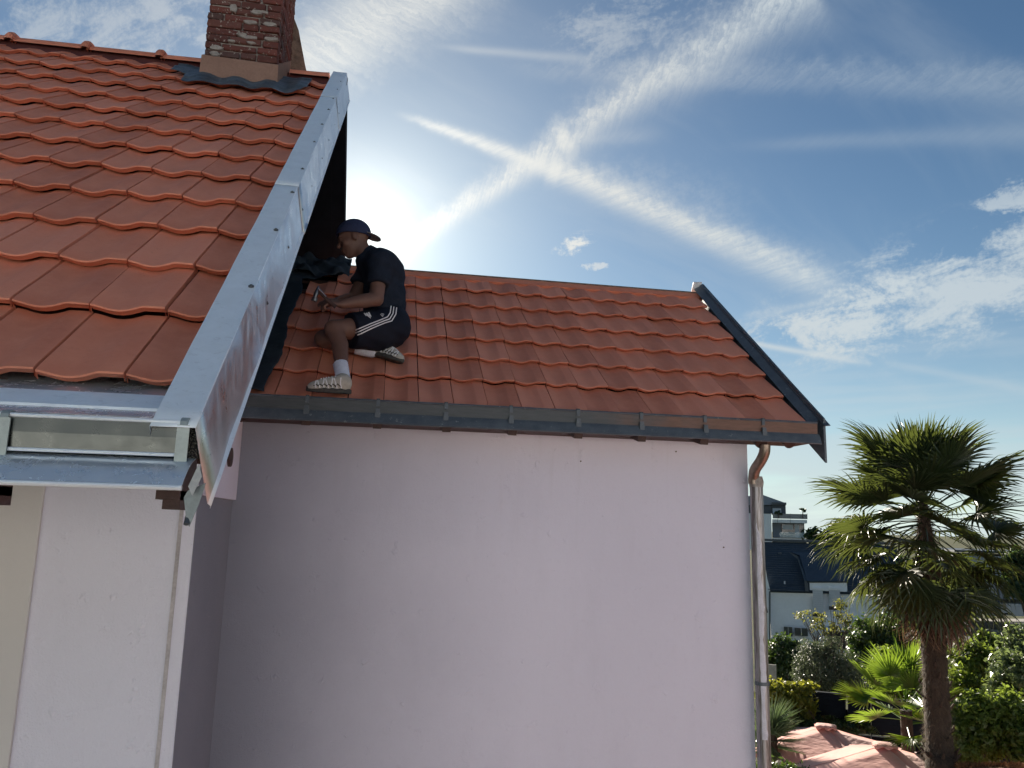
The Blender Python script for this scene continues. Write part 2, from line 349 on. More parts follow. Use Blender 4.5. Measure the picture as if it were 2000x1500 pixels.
M_BRIGHT = flat('bright_steel', (.75, .68, .58), .2, metal=1, var=.1)
M_RUST = flat('rusty_thatch', (.20, .10, .045), .95, var=.5, sc=14, bump=1)
M_SCREW = flat('screw_head', (.10, .11, .12), .4, metal=.8)
def f_foam(h, b):
    n = h.vor(h.pos, 260); S(h, b, col=h.mix(h.ss(n, .2, .6), (.16, .16, .13), (.015, .015, .015)), rough=1, nor=h.bump(n, 1, .01))
M_FOAM = mat('grainy_foam', f_foam)
def f_pipe(h, b):
    n = h.noise(h.vm('MULTIPLY', h.pos, (22., 22., 1.6)), 2.2, 5, .65)
    c = h.mix(h.ss(n, .42, .55), (.17, .15, .14), (.36, .34, .35)); S(h, b, col=c, metal=.6, rough=.38, nor=h.bump(n, .15, .01))
M_PIPE = mat('old_downpipe', f_pipe)
M_PSTR = flat('pipe_paint_smear', (.62, .62, .68), .6, var=.15, sc=20)

# ------------------------------------------------------------------ object helpers
def tag(o, label=None, cat=None, group=None, kind=None):
    if label: o['label'] = label
    if cat: o['category'] = cat
    if group: o['group'] = group
    if kind: o['kind'] = kind
    return o
def empty(name, loc=(0, 0, 0), label=None, cat=None, group=None, parent=None):
    o = bpy.data.objects.new(name, None); COL.objects.link(o); o.location = loc; o.empty_display_size = .1
    if parent: o.parent = parent
    return tag(o, label, cat, group)
def link(name, me, parent=None, kind=None, label=None):
    o = bpy.data.objects.new(name, me); COL.objects.link(o)
    if parent:
        o.parent = parent
        p = parent; off = Vector((0, 0, 0))
        while p is not None: off += p.location; p = p.parent   # geometry is written in world coordinates; things are not rotated
        o.location = -off
    return tag(o, label, None, None, kind)
def mesh(verts, faces, m, smooth=False, name='mesh'):
    me = bpy.data.meshes.new(name); me.from_pydata([tuple(map(float, v)) for v in verts], [], faces)
    me.materials.append(m)
    if smooth: me.shade_smooth()
    me.update(); return me
def mesh_np(V, F, m, smooth=False, name='mesh'):
    V = np.asarray(V, np.float32); F = np.asarray(F, np.int32); k = F.shape[1]
    me = bpy.data.meshes.new(name); me.vertices.add(len(V)); me.vertices.foreach_set('co', V.ravel())
    me.loops.add(F.size); me.loops.foreach_set('vertex_index', F.ravel())
    me.polygons.add(len(F)); me.polygons.foreach_set('loop_start', np.arange(0, F.size, k, dtype=np.int32))
    me.materials.append(m); me.update(calc_edges=True); me.validate()
    if smooth: me.shade_smooth()
    return me
class MB:
    def __init__(s): s.v = []; s.f = []
    def add(s, vs, fs): o = len(s.v); s.v += [tuple(map(float, x)) for x in vs]; s.f += [tuple(i+o for i in f) for f in fs]; return s
    def hexa(s, b, t):   # bottom 4, top 4
        return s.add(list(b)+list(t), [(3, 2, 1, 0), (4, 5, 6, 7), (0, 1, 5, 4), (1, 2, 6, 5), (2, 3, 7, 6), (3, 0, 4, 7)])
    def box(s, x0, x1, y0, y1, z0, z1):
        return s.hexa([(x0, y0, z0), (x1, y0, z0), (x1, y1, z0), (x0, y1, z0)], [(x0, y0, z1), (x1, y0, z1), (x1, y1, z1), (x0, y1, z1)])
    def obox(s, c, ex, ey, ez):   # centre, half vectors
        c, ex, ey, ez = map(np.asarray, (c, ex, ey, ez))
        q = [(-1, -1), (1, -1), (1, 1), (-1, 1)]
        return s.hexa([c+ex*a+ey*b-ez for a, b in q], [c+ex*a+ey*b+ez for a, b in q])
    def extr(s, poly, d):   # polygon (list of 3d pts) extruded by vector d
        n = len(poly); d = np.asarray(d, float); p = [np.asarray(a, float) for a in poly]
        return s.add(p+[a+d for a in p], [tuple(range(n))[::-1], tuple(range(n, 2*n))]+[(i, (i+1) % n, (i+1) % n+n, i+n) for i in range(n)])
    def strip(s, prof, x0, x1, th=.0015, segs=1):   # sheet: (Y,Z) polyline swept along X, with thickness
        n = len(prof); P = np.array(prof, float); t = np.zeros_like(P)
        for i in range(n):
            a = P[min(i+1, n-1)]-P[max(i-1, 0)]; a /= np.linalg.norm(a); t[i] = (-a[1], a[0])
        Q = P-t*th; ring = list(P)+list(Q[::-1]); m = len(ring); o = len(s.v)
        for k in range(segs+1):
            x = x0+(x1-x0)*k/segs
            s.v += [(x, float(r[0]), float(r[1])) for r in ring]
        for k in range(segs):
            for i in range(m): s.f.append((o+k*m+i, o+k*m+(i+1) % m, o+(k+1)*m+(i+1) % m, o+(k+1)*m+i))
        s.f += [tuple(range(o, o+m))[::-1], tuple(range(o+segs*m, o+segs*m+m))]
        return s
    def tube(s, pts, rad, n=10, cap=True):
        pts = [np.asarray(p, float) for p in pts]; R_ = rad if isinstance(rad, (list, tuple)) else [rad]*len(pts)
        o = len(s.v); up = None
        for i, p in enumerate(pts):
            t = nrm(pts[min(i+1, len(pts)-1)]-pts[max(i-1, 0)])
            if up is None: up = nrm(np.cross(t, (0, 0, 1) if abs(t[2]) < .9 else (1, 0, 0)))
            up = nrm(up-t*(up@t)); w = np.cross(t, up)
            for k in range(n):
                a = 2*math.pi*k/n; s.v.append(tuple(p+R_[i]*(math.cos(a)*up+math.sin(a)*w)))
        for i in range(len(pts)-1):
            for k in range(n):
                s.f.append((o+i*n+k, o+i*n+(k+1) % n, o+(i+1)*n+(k+1) % n, o+(i+1)*n+k))
        if cap: s.f += [tuple(range(o, o+n))[::-1], tuple(range(o+(len(pts)-1)*n, o+len(pts)*n))]
        return s
    def build(s, name, m, parent=None, smooth=False, kind=None, label=None, bevel=0):
        me = mesh(s.v, s.f, m, False, name)
        bm = bmesh.new(); bm.from_mesh(me); bmesh.ops.recalc_face_normals(bm, faces=bm.faces)
        if bevel: bmesh.ops.bevel(bm, geom=list(bm.edges), offset=bevel, segments=1, affect='EDGES')
        bm.to_mesh(me); bm.free()
        if smooth:
            me.shade_smooth()
            try: me.set_sharp_from_angle(angle=math.radians(40))
            except Exception: pass
        return link(name, me, parent, kind, label)

# ------------------------------------------------------------------ terrain
GZ = -5.5
def gheight(x, y):
    d = x*BU[0]+y*BU[1]
    t = min(1, max(0, (d-19)/28)); t = t*t*(3-2*t)
    z = GZ-4.3*t
    if d > 140: z += min(1, (d-140)/400)*9
    return z
xs = sorted(set([-1500, -700, -300, -150, -80, -40, -20, -10] + list(range(0, 100, 5)) + [110, 130, 160, 220, 400, 800, 1500]))
ys = sorted(set([-1500, -600, -200, -80, -40, -20, -10] + list(range(0, 100, 4)) + [110, 130, 160, 220, 350, 600, 1000, 2000]))
V = [(x, y, gheight(x, y)) for y in ys for x in xs]; nx = len(xs)
F = [(j*nx+i, j*nx+i+1, (j+1)*nx+i+1, (j+1)*nx+i) for j in range(len(ys)-1) for i in range(nx-1)]
tag(link('ground', mesh(V, F, M_GROUND, True)), kind='structure')
def flatpiece(name, poly, z, m, th=.1):
    return MB().extr([(x, y, z) for x, y in poly], (0, 0, -th)).build(name, m, kind='structure')
flatpiece('terrace', [(2.6, -9), (13.5, -9), (13.5, 12.4), (2.6, 12.4)], GZ+.06, M_TERR)
flatpiece('yard', [(-12, -9), (2.59, -9), (2.59, 4.6), (-12, 4.6)], GZ+.055, M_GROUND)
flatpiece('street', [(-60, -19), (60, -19), (60, -9.3), (-60, -9.3)], GZ+.05, M_ASPH)

# ------------------------------------------------------------------ roofs
TH1, P1, G1 = .6953, np.array([0, 1.9868, .35]), .3412
TH2, P2, G2 = .6703, np.array([0, 4.72, .8811]), .3007
W = .2
def rp(P, th, X, s, h=0.0): return np.array([X, P[1]+s*math.cos(th)-h*math.sin(th), P[2]+s*math.sin(th)+h*math.cos(th)])
def R1(X, s, h=0.): return rp(P1, TH1, X, s, h)
def R2(X, s, h=0.): return rp(P2, TH2, X, s, h)
US = [0, .06, .13, .21, .30, .40, .50, .58, .64, .69, .72, .80, .90, 1.0]
def wave(u):
    u = u % 1.0
    if u < .70:
        return -.0180*(math.sin(math.pi*min(1, u/.70))**1.1)-.0035*max(0, 1-u/.10)
    return 0.0
def tile_mesh(L, G, th, name):
    w = W-.0050; drop = .031/G; T = .021
    cols = []
    for u in US:
        z = wave(u*.9999); x = u*w
        def pt(v, h): return (x, v*math.cos(th)-h*math.sin(th), v*math.sin(th)+h*math.cos(th))
        cols.append([pt(.019, z-T-.003), pt(.009, z-T*.55), pt(.0008, z-.004), pt(.0035, z+.0002), pt(.03, z-.0005), pt(L*.5, z-drop*L*.5), pt(L, z-drop*L)])
    n = len(cols[0]); V = [p for c in cols for p in c]; F = []
    for i in range(len(cols)-1):
        for k in range(n-1): F.append((i*n+k, (i+1)*n+k, (i+1)*n+k+1, i*n+k+1))
    # side skirts
    for side in (0, len(cols)-1):
        b = len(V); c = cols[side]
        for p in c[1:]: V.append((p[0], p[1]+T*math.sin(th)*.9, p[2]-T*math.cos(th)*.9))
        for k in range(n-2):
            q = (side*n+k+1, side*n+k+2, b+k+1, b+k); F.append(q if side == 0 else q[::-1])
    me = mesh(V, F, M_TILE, True, name); 
    try: me.set_sharp_from_angle(angle=math.radians(34))
    except Exception: pass
    return me

house = empty('house', (-3.5, 5.34, GZ), 'pink-rendered main house with the higher orange tiled roof and brick chimney, at left', 'house')
annex = empty('house_extension', (.8, 6.2, GZ), 'lower pinkish extension with orange tiled roof on which the roofer crouches', 'house extension')
SR1, SR2 = 12.8*G1, 6.12*G2
YW_ANNEX = 4.649
M_GREYR = mat('gable_shade_grey', f_wall((.22, .23, .27), (.26, .27, .31), .5, 180))  # grey that carries the shade of the gable return
XL = -6.5
def cut(V): return V
# --- main house body
YF, XG, YB = 3.77, -.80, 6.93
yr, zr = R1(0, SR1)[1:]
def roofz1(y, h): # underside height of the main roof at y, h metres below plane
    return P1[2]+(y-P1[1])*math.tan(TH1)-h/math.cos(TH1)
bk = 2*yr-YF
poly = [(YF, GZ), (YF, roofz1(YF, .118)), (yr, roofz1(yr, .118)), (bk, roofz1(YF, .118)), (bk, GZ)]
MB().extr([(XL, y, z) for y, z in poly], (XG-XL, 0, 0)).build('wall', M_WALLR, house)
# smoother beige panel at far left standing in front of rough render: a slightly recessed bay edge
xb = at(80, 1000, YF-.02)[0]
MB().box(XL, xb, YF-.02, YF-.002, GZ, roofz1(YF, .16)-.02).build('wall_panel', M_WALLB, house, label='smooth beige strip of wall at the far left')
# corner groove line + corner bead
xg = at(352, 1050, YF)[0]
MB().box(xg-.012, xg+.004, YF-.006, YF-.0005, GZ, roofz1(YF, .16)).build('wall_joint', flat('grey_joint', (.45, .43, .44), .9), house)
# boxed-out corner under the verge
zq = atX(400, 967.5, -.785)[2]
MB().box(XG+.001, XG+.022, YF+.09, 4.648, zq, 1.38).build('gable_upper_render', M_WALL, house, label='pink upper band of the gable side above the painted shade')
pc = atX(447, 893, XG+.022)
MB().tube([pc-(.01, 0, 0), pc+(.014, 0, 0)], .050, 20).build('vent_pipe', M_WOODD, house, True)
# thin grey layer on the gable side, shade put into its colour
MB().box(XG-.001, XG+.003, YF+.008, YW_ANNEX, GZ, 1.4).build('gable_shade_layer', M_GREYR, house, label='dark grey layer of painted shade on the gable side')
# gable felt
gy0, gy1 = 4.3, yr
mb = MB(); nyy, nzz = 26, 20; vs = []
for i in range(nyy+1):
    y = YF+.02+(bk-YF-.04)*i/nyy; ztop = (roofz1(y, .12) if y < yr else roofz1(2*yr-y, .12))-.02
    zb = max(.75, 0) if 0 else .9
    zb = min(zb, ztop-.02)
    for k in range(nzz+1):
        z = zb+(ztop-zb)*k/nzz; vs.append((XG+.008+.006*math.sin(7*y+3*z)+.004*math.sin(17*z), y, z))
fs = [(i*(nzz+1)+k, (i+1)*(nzz+1)+k, (i+1)*(nzz+1)+k+1, i*(nzz+1)+k+1) for i in range(nyy) for k in range(nzz)]
link('gable_felt', mesh(vs, fs, M_FELT, True), house)

# roof parts
roof1 = MB().extr([R1(XL, -.04, -.112), R1(XL, SR1-.1, -.112), R1(XL, SR1-.1, -.096), R1(XL, -.04, -.096)], (-.42-XL, 0, 0)).build('roof', M_DECK, house)
# rear slope of main roof
def mir(p, yc): return np.array([p[0], 2*yc-p[1], p[2]])
rear = MB().extr([mir(R1(XL, -.06, -.11), yr), mir(R1(XL, SR1-.01, -.11), yr), mir(R1(XL, SR1-.04, -.012), yr), mir(R1(XL, -.06, -.012), yr)], (-.50-XL, 0, 0)).build('rear_slope', M_DECK, house)
t_full = tile_mesh(G1+.055, G1, TH1, 'tile_main'); t_top = tile_mesh(SR1-12*G1-.03, G1, TH1, 'tile_main_top')
def put_tile(me, base, parent, rot_jit=.004):
    o = bpy.data.objects.new('tile', me); COL.objects.link(o); o.parent = parent
    off = Vector((0, 0, 0)); p = parent
    while p is not None: off += p.location; p = p.parent
    o.location = Vector(base)-off+Vector((random.uniform(-.0012, .0012), random.uniform(-.003, .003), random.uniform(-.0020, .0022)))
    o.rotation_euler = (random.uniform(-rot_jit, rot_jit), random.uniform(-rot_jit, rot_jit), random.uniform(-rot_jit, rot_jit)*1.2)
XT = -.8055
CH_X0, CH_X1, CH_Y0 = -1.272, -.803, 4.93
for j in range(13):
    for i in range(-17, 2):
        X = XT+i*W
        s = j*G1-(.03 if j == 0 else 0)
        if X < -4.3: continue
        if X+W > CH_X0+.02 and X < CH_X1-.02 and s > 11.35*G1: continue
        put_tile(t_top if j == 12 else t_full, R1(X, s, 0), roof1)

def wave1(X): return wave(((X-XT)/W) % 1.0)
def wave2(X): return wave(((X-XA)/W) % 1.0)
XA = .2113
def drape(name, m, parent, RR, G, wv, x0, x1, s0, s1, edge, h=.006, nx=60, ns=30, mask=None, extra=None, kind=None):
    vs = []; fs = []; idx = {}
    for a in range(nx+1):
        for b in range(ns+1):
            u = a/nx; X = x0+(x1-x0)*u; lo, hi = edge(u); s = lo+(hi-lo)*b/ns
            jj = s/G; fr = jj-math.floor(jj); z = wv(X)-.010*fr+h
            if fr < .08: z = wv(X)-.027*(1-fr/.08)+.0+h if fr < .0 else z
            z += .003*math.sin(31*X+9*s)+.002*math.sin(57*s+13*X)
            if extra: z += extra(X, s, u, b/ns)
            vs.append(RR(X, s, z))
    for a in range(nx):
        for b in range(ns):
            q = (a*(ns+1)+b, (a+1)*(ns+1)+b, (a+1)*(ns+1)+b+1, a*(ns+1)+b+1)
            fs.append(q)
    me = mesh(vs, fs, m, True, name); o = link(name, me, parent, kind)
    md = o.modifiers.new('thickness', 'SOLIDIFY'); md.thickness = .003; md.offset = -1
    return o

# ridge tiles of main roof
def ridge_cap(x0, x1, parent, collar=True):
    m = MB(); n = 9; r = .085
    def ring(x, r_, dz=0): return [(x, yr+math.cos(a)*r_, zr-.045+dz+math.sin(a)*r_*.8) for a in [math.pi*k/(n-1)*1.0 for k in range(n)]]
    segs = [(x0, .074), (x1-.05, .080)]+([(x1-.05, .096), (x1-.035, .108), (x1-.012, .110), (x1, .098)] if collar else [(x1, .084)])
    o = len(m.v)
    for x, r_ in segs: m.v += ring(x, r_)
    for i in range(len(segs)-1):
        for k in range(n-1): m.f.append((i*n+k, i*n+k+1, (i+1)*n+k+1, (i+1)*n+k))
    m.f += [tuple(range(n)), tuple(range((len(segs)-1)*n, len(segs)*n))[::-1]]
    return m.build('ridge_tile', M_TILE, parent, True)
cx = [at(p, 85, yr)[0] for p in (30, 181, 323)]
sp = (cx[2]-cx[0])/2
for k in range(-4, 4):
    a = cx[0]+k*sp
    if k == 3: a1 = CH_X0; ridge_cap(a-sp+.0, a1, rear, False); continue
    ridge_cap(a-sp, a+.02, rear)
ridge_cap(CH_X1+.03, -.50, rear, False)
MB().extr([R1(XL, SR1-.15, -.04), R1(XL, SR1-.02, .006), R1(XL, SR1+.02, -.02)], (-.5-XL, 0, 0)).build('ridge_closure', flat('dark_red_closure', (.10, .03, .028), .8), house)

# --- zinc verge flashing, three lengths
def flash(s0, s1, lift, parent):
    prof = [(-.476, .008), (-.476, .036), (-.386, .036), (-.385, .034), (-.375, -.05), (-.364, -.138), (-.357, -.146), (-.359, -.152)]
    m = MB(); o = 0; ns = 24
    for k in range(ns+1):
        f = k/ns
        for i, (X, h) in enumerate(prof):
            s = s0+(s1-s0)*f - (.035 if (i >= 5 and k == 0) else 0) - (.02 if i == 4 and k == 0 else 0)
            b = .0018*math.sin(s*9+i)+.0012*math.sin(s*23)
            m.v.append(tuple(R1(X+(lift if i >= 3 else 0)+(b if 3 < i < 6 else 0), s, h+(lift if i < 4 else 0)+(b*.6 if 0 < i < 3 else 0))))
    n = len(prof)
    for k in range(ns):
        for i in range(n-1): m.f.append((k*n+i, k*n+i+1, (k+1)*n+i+1, (k+1)*n+i))
    ob = m.build('verge_flashing', M_ZINC, parent, True)
    ob.data.materials.append(M_ZINCS)
    for p_ in ob.data.polygons:
        if abs(p_.normal.x) > .6 and p_.center.z is not None and p_.area > .0012: p_.material_index = 1
    ob.data.set_sharp_from_angle(angle=math.radians(25))
    md = ob.modifiers.new('thickness', 'SOLIDIFY'); md.thickness = .0015; md.offset = 0
    return ob
fl = [flash(-.30, 1.53, 0, house), flash(1.49, 3.46, .0025, house), flash(3.42, SR1+.02, .005, house)]
def screw(p, n, parent, r=.0065):
    n = nrm(n); m = MB(); m.tube([np.asarray(p)-n*.002, np.asarray(p)+n*.0015], r*1.25, 10); m.tube([np.asarray(p)+n*.0015, np.asarray(p)+n*.005], [r*.75, r*.55], 8)
    return m.build('screw', M_SCREW, parent, True)
n1 = np.array([0, -math.sin(TH1), math.cos(TH1)])
for s in (.45, .95, 1.4, 1.75, 2.25, 2.65, 3.05, 3.38, 3.7, 4.0):
    f_ = fl[0] if s < 1.5 else fl[1] if s < 3.44 else fl[2]
    screw(R1(-.396, s, .039), n1, f_)
    screw(R1(-.372, s+.12, -.068+.0), (1, 0, -.1), f_, .0055)
# rear verge flashing and barge boards
m = MB()
for ys_, in ((0,),):
    A = [mir(R1(-.474, s, h), yr) for s, h in ((-.3, .036), (SR1, .036), (SR1, -.13), (-.3, -.13))]
m.extr(A, (.1, 0, 0)); m.build('rear_verge', M_DECK, house)
MB().extr([mir(R1(XG, s_, h_), yr) for s_, h_ in ((-.1, -.112), (SR1-.02, -.112), (SR1-.02, -.13), (-.1, -.13))], (-.475-XG, 0, 0)).build('rear_soffit', M_DECK, house)
MB().extr([R1(-.42, -.12, -.125), R1(-.42, SR1-.06, -.125), R1(-.42, SR1-.06, .02), R1(-.42, -.12, .02)], (.026, 0, 0)).build('barge_board', M_WOODD, house)
MB().extr([R1(XG+.01, .1, -.125), R1(XG+.01, SR1-.08, -.125), R1(XG+.01, SR1-.08, -.105), R1(XG+.01, .1, -.105)], (-.425-XG, 0, 0)).build('verge_soffit', M_DECK, house)

# --- main eave: sheets, gutter front, apron
def Zy(y_px, Y): return at(170, y_px, Y)[2]
gutter1 = MB().strip([(2.13, .350), (1.94, Zy(766, 1.94))], XL, -.48, .0012).build('eave_sheet', M_ZINCP, house)
MB().strip([(1.938, Zy(766, 1.94)-.0008), (1.865, Zy(793, 1.865)), (1.868, Zy(797, 1.868))], XL, -.482, .0015).build('drip_sheet', M_ZINC, house)
MB().strip([(1.93, Zy(798, 1.9)), (1.85, Zy(799, 1.85)), (1.775, Zy(811, 1.775))], XL, -.45, .0012).build('gutter_lining', M_ZINCP, house)
xe = -.404
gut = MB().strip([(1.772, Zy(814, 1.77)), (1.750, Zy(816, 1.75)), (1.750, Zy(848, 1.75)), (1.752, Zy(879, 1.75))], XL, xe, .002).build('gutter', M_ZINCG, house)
MB().tube([(XL, 1.748, Zy(816, 1.748)), (xe, 1.748, Zy(816, 1.748))], .0045, 8).build('gutter_bead', M_ZINC, gut, True)
MB().tube([(XL, 1.747, Zy(882, 1.747)), (xe, 1.747, Zy(882, 1.747))], .004, 8).build('gutter_bead', M_ZINC, gut, True)
MB().box(XL, xe-.01, 1.754, 1.80, Zy(888, 1.76), Zy(818, 1.76)).build('fascia_board', M_DECK, house)
apr = [(1.790, Zy(886, 1.79)), (1.765, Zy(889, 1.765)), (1.735, Zy(897, 1.735)), (1.705, Zy(912, 1.705)), (1.68, Zy(931, 1.68)), (1.668, Zy(943, 1.668))]
MB().strip(apr, XL, -.385, .0015).build('eave_apron', M_ZINCP, house, True)
MB().tube([(XL, 1.666, Zy(947, 1.666)), (-.385, 1.666, Zy(947, 1.666))], .0055, 8).build('apron_bead', M_ZINC, house, True)
def bracket(px):
    x = at(px, 860, 1.74)[0]; w = .0125
    z0, z1 = Zy(903, 1.74), Zy(822, 1.74)
    m = MB(); m.box(x-w, x+w, 1.738, 1.7425, z0, z1)
    pts = [(x, 1.740+.018*(1-math.cos(a)), z1+.016*math.sin(a)) for a in np.linspace(0, math.pi*.9, 7)]
    for a, b in zip(pts[:-1], pts[1:]):
        c = (np.array(a)+b)/2; t = nrm(np.array(b)-a); m.obox(c, (w*.62, 0, 0), t*np.linalg.norm(np.array(b)-a)*.56, np.cross(t, (1, 0, 0))*.002)
    m.build('gutter_bracket', flat('bracket_zinc', (.36, .41, .40), .5, metal=.5, var=.15), house)
for px in (356, 2, -350): bracket(px)
# grainy block and end pieces at the corner
a, b_ = at(366, 834, 1.775), at(386, 895, 1.775)
MB().hexa([(a[0], 1.76, b_[2]), (b_[0]+.002, 1.76, b_[2]-.002), (b_[0]+.002, 1.80, b_[2]), (a[0], 1.80, b_[2])], [(a[0], 1.76, a[2]), (b_[0]-.006, 1.76, a[2]), (b_[0]-.006, 1.80, a[2]), (a[0], 1.80, a[2])]).build('foam_filler', M_FOAM, house, bevel=.002)
def px_plate(name, pts, Y, th, m, parent, tilt=0):
    P_ = [at(x, y, Y+tilt*(k)) for k, (x, y) in enumerate(pts)]
    return MB().extr(P_, (0, th, 0)).build(name, m, parent)
px_plate('apron_end', [(367.6, 950), (388, 906), (394.5, 930), (375.5, 969)], 1.672, .003, flat('end_zinc', (.30, .32, .33), .5, metal=.4), house)
px_plate('end_flap', [(359, 972), (367, 958), (402, 943), (388, 986), (369.5, 1029), (364, 1018)], 1.69, .002, flat('flap_zinc', (.16, .19, .20), .4, metal=.5), house)
pa, pb = at(366.5, 1000, 1.70), at(364.5, 1024, 1.688)
MB().tube([pa, pb], [.0025, .0062], 12).build('rolled_edge', M_DGREY, house, True)
# rafters of main roof
for k in range(0, 15):
    xr_ = at(340, 975, 1.86)[0]-k*.388
    m = MB(); w = .024
    zt = at(340, 958, 1.80)[2]
    m.extr([R1(xr_-w, -.06, -.105), R1(xr_-w, -.06, -.235), R1(xr_-w, 2.45, -.235), R1(xr_-w, 2.45, -.105)], (2*w, 0, 0))
    y0 = 1.80; z0 = at(340, 995, y0)[2]; z1 = at(340, 976, y0)[2]
    m.box(xr_-w, xr_+w+.0, y0, y0+.14, z1, z1+.10); m.box(xr_-w*.5, xr_+w, y0+.012, y0+.14, z0, z1+.02)
    m.build('rafter_tail', M_WOODD, house)
MB().extr([R1(XL, .0, -.102), R1(XL, 2.4, -.102), R1(XL, 2.4, -.090), R1(XL, .0, -.090)], (-.43-XL, 0, 0)).build('eave_soffit', M_WOODD, house)

# ------------------------------------------------------------------ chimney
chim = MB().box(CH_X0+.02, CH_X1-.02, CH_Y0+.02, 5.50, 2.70, 3.95).build('chimney', M_MORT, house)
ch = .0535; z = 2.962; row = 0; mats = []
bshapes = []
def bmesh_box(l, d, hgt, seed):
    r = random.Random(seed); bm = bmesh.new(); bmesh.ops.create_cube(bm, size=1)
    for v in bm.verts: v.co.x *= l; v.co.y *= d; v.co.z *= hgt
    bmesh.ops.bevel(bm, geom=list(bm.edges), offset=.006, segments=1, affect='EDGES')
    for v in bm.verts: v.co += Vector((r.uniform(-.003, .003), r.uniform(-.004, .004), r.uniform(-.003, .003)))
    me = bpy.data.meshes.new('brick'); bm.to_mesh(me); bm.free(); me.materials.append(M_BRICK); return me
def put_brick(me, c):
    o = bpy.data.objects.new('brick', me); COL.objects.link(o); o.parent = chim
    off = Vector((0, 0, 0)); p = chim
    while p is not None: off += p.location; p = p.parent
    o.location = Vector(c)-off+Vector((random.uniform(-.003, .003), random.uniform(-.005, .004), random.uniform(-.002, .002))); o.rotation_euler = (0, random.uniform(-.012, .012), random.uniform(-.02, .02))
while z < 3.9:
    lens = [[.22, .105, .135], [.105, .22, .135], [.15, .20, .11], [.20, .16, .10]][row % 4]
    tl = sum(lens); sc_ = (CH_X1-CH_X0)/tl; x = CH_X0
    for k, l in enumerate(lens):
        l *= sc_; me = bmesh_box(l-.009, .10, ch-.010, row*10+k); put_brick(me, (x+l/2, CH_Y0+.05, z+ch/2)); x += l
    y = CH_Y0+.102+(.05 if row % 2 else 0)
    while y < 5.48:
        l = min(.215, 5.52-y); me = bmesh_box(.09, l-.010, ch-.012, row*10+5); put_brick(me, (CH_X1-.045, y+l/2, z+ch/2)); y += l
    if z > 3.35:   # corbelled head above the picture keeps the same bond
        pass
    z += ch; row += 1
# patches of old mortar smeared on the bricks
r_ = random.Random(5)
m = MB()
for k in range(15):
    cx_, cz = r_.uniform(CH_X0+.05, CH_X1-.05), r_.uniform(2.99, 3.5); a_, b2 = r_.uniform(.018, .06), r_.uniform(.008, .02)
    if k < 4: cx_, cz, a_, b2 = [(-1.2, 2.975, .035, .017), (-.98, 3.035+.05, .028, .010), (-.86, 3.13, .05, .014), (-1.11, 3.32, .03, .03)][k]
    n_ = 11; P_ = []
    for q in range(n_):
        t = 2*math.pi*q/n_; rr = r_.uniform(.75, 1.15); P_.append((cx_+a_*rr*math.cos(t), CH_Y0-.010+r_.uniform(-.002, .002), cz+b2*rr*math.sin(t)))
    m.extr(P_, (0, .02, 0))
m.build('mortar_smear', M_MORT, chim, kind='stuff')
# rendered base collar
bz0, bz1 = 2.70, 2.955
MB().hexa([(CH_X0-.012, CH_Y0-.018, bz0), (CH_X1+.016, CH_Y0-.018, bz0), (CH_X1+.016, 5.34, bz0), (CH_X0-.012, 5.34, bz0)], [(CH_X0-.006, CH_Y0-.012, bz1), (CH_X1+.008, CH_Y0-.012, bz1-.01), (CH_X1+.010, 5.46, bz1+.36), (CH_X0-.006, 5.46, bz1+.36)]).build('render_base', M_CREND, chim)
# slanted rear flue mass
Yb = 5.56
xr0, xr1, xr2 = at(602, 150, Yb)[0], at(583, 62, Yb)[0], at(560, 5, Yb)[0]
z0_, z1_, z2_ = 2.7, at(583, 62, Yb)[2], at(560, 5, Yb)[2]
m = MB(); rr = random.Random(3); N1 = 16; ringv = []
for k in range(N1+1):
    f = k/N1; z = z0_+(z2_+.3-z0_)*f
    xx = np.interp(z, [z0_, at(602, 150, Yb)[2], z1_, z2_, z2_+.4], [xr0, xr0, xr1, xr2, xr2-.02])+rr.uniform(-.006, .006)
    for (X, Y) in ((CH_X1-.06, Yb-.05+rr.uniform(-.006, .006)), (xx, Yb-.04+rr.uniform(-.01, .01)), (xx-.004, Yb+.2), (xx-.02, Yb+.42), (CH_X0+.04, Yb+.42), (CH_X0+.04, Yb-.05)): m.v.append((X, Y, z))
for k in range(N1):
    for i in range(6): m.f.append((k*6+i, k*6+(i+1) % 6, (k+1)*6+(i+1) % 6, (k+1)*6+i))
m.f += [tuple(range(6))[::-1], tuple(range(N1*6, N1*6+6))]
m.build('rear_flue', M_CBACK, chim)
# lead flashing round the chimney base
def ed(u):
    X = -1.46+(.86)*u
    lo = 10.72*G1+.02*math.sin(u*19)+.03*math.sin(2*math.pi*(X-XT)/W)*.6
    if u < .12: lo = 11.4*G1-.2*u
    if u > .9: lo += (u-.9)*1.6
    return lo, 12.15*G1
drape('chimney_flashing', M_LEAD, house, R1, G1, lambda X: wave1(X)*.8, -1.47, -.60, 0, 0, ed, .018, 80, 30, extra=lambda X, s, u, v: .012*math.sin(math.pi*v))

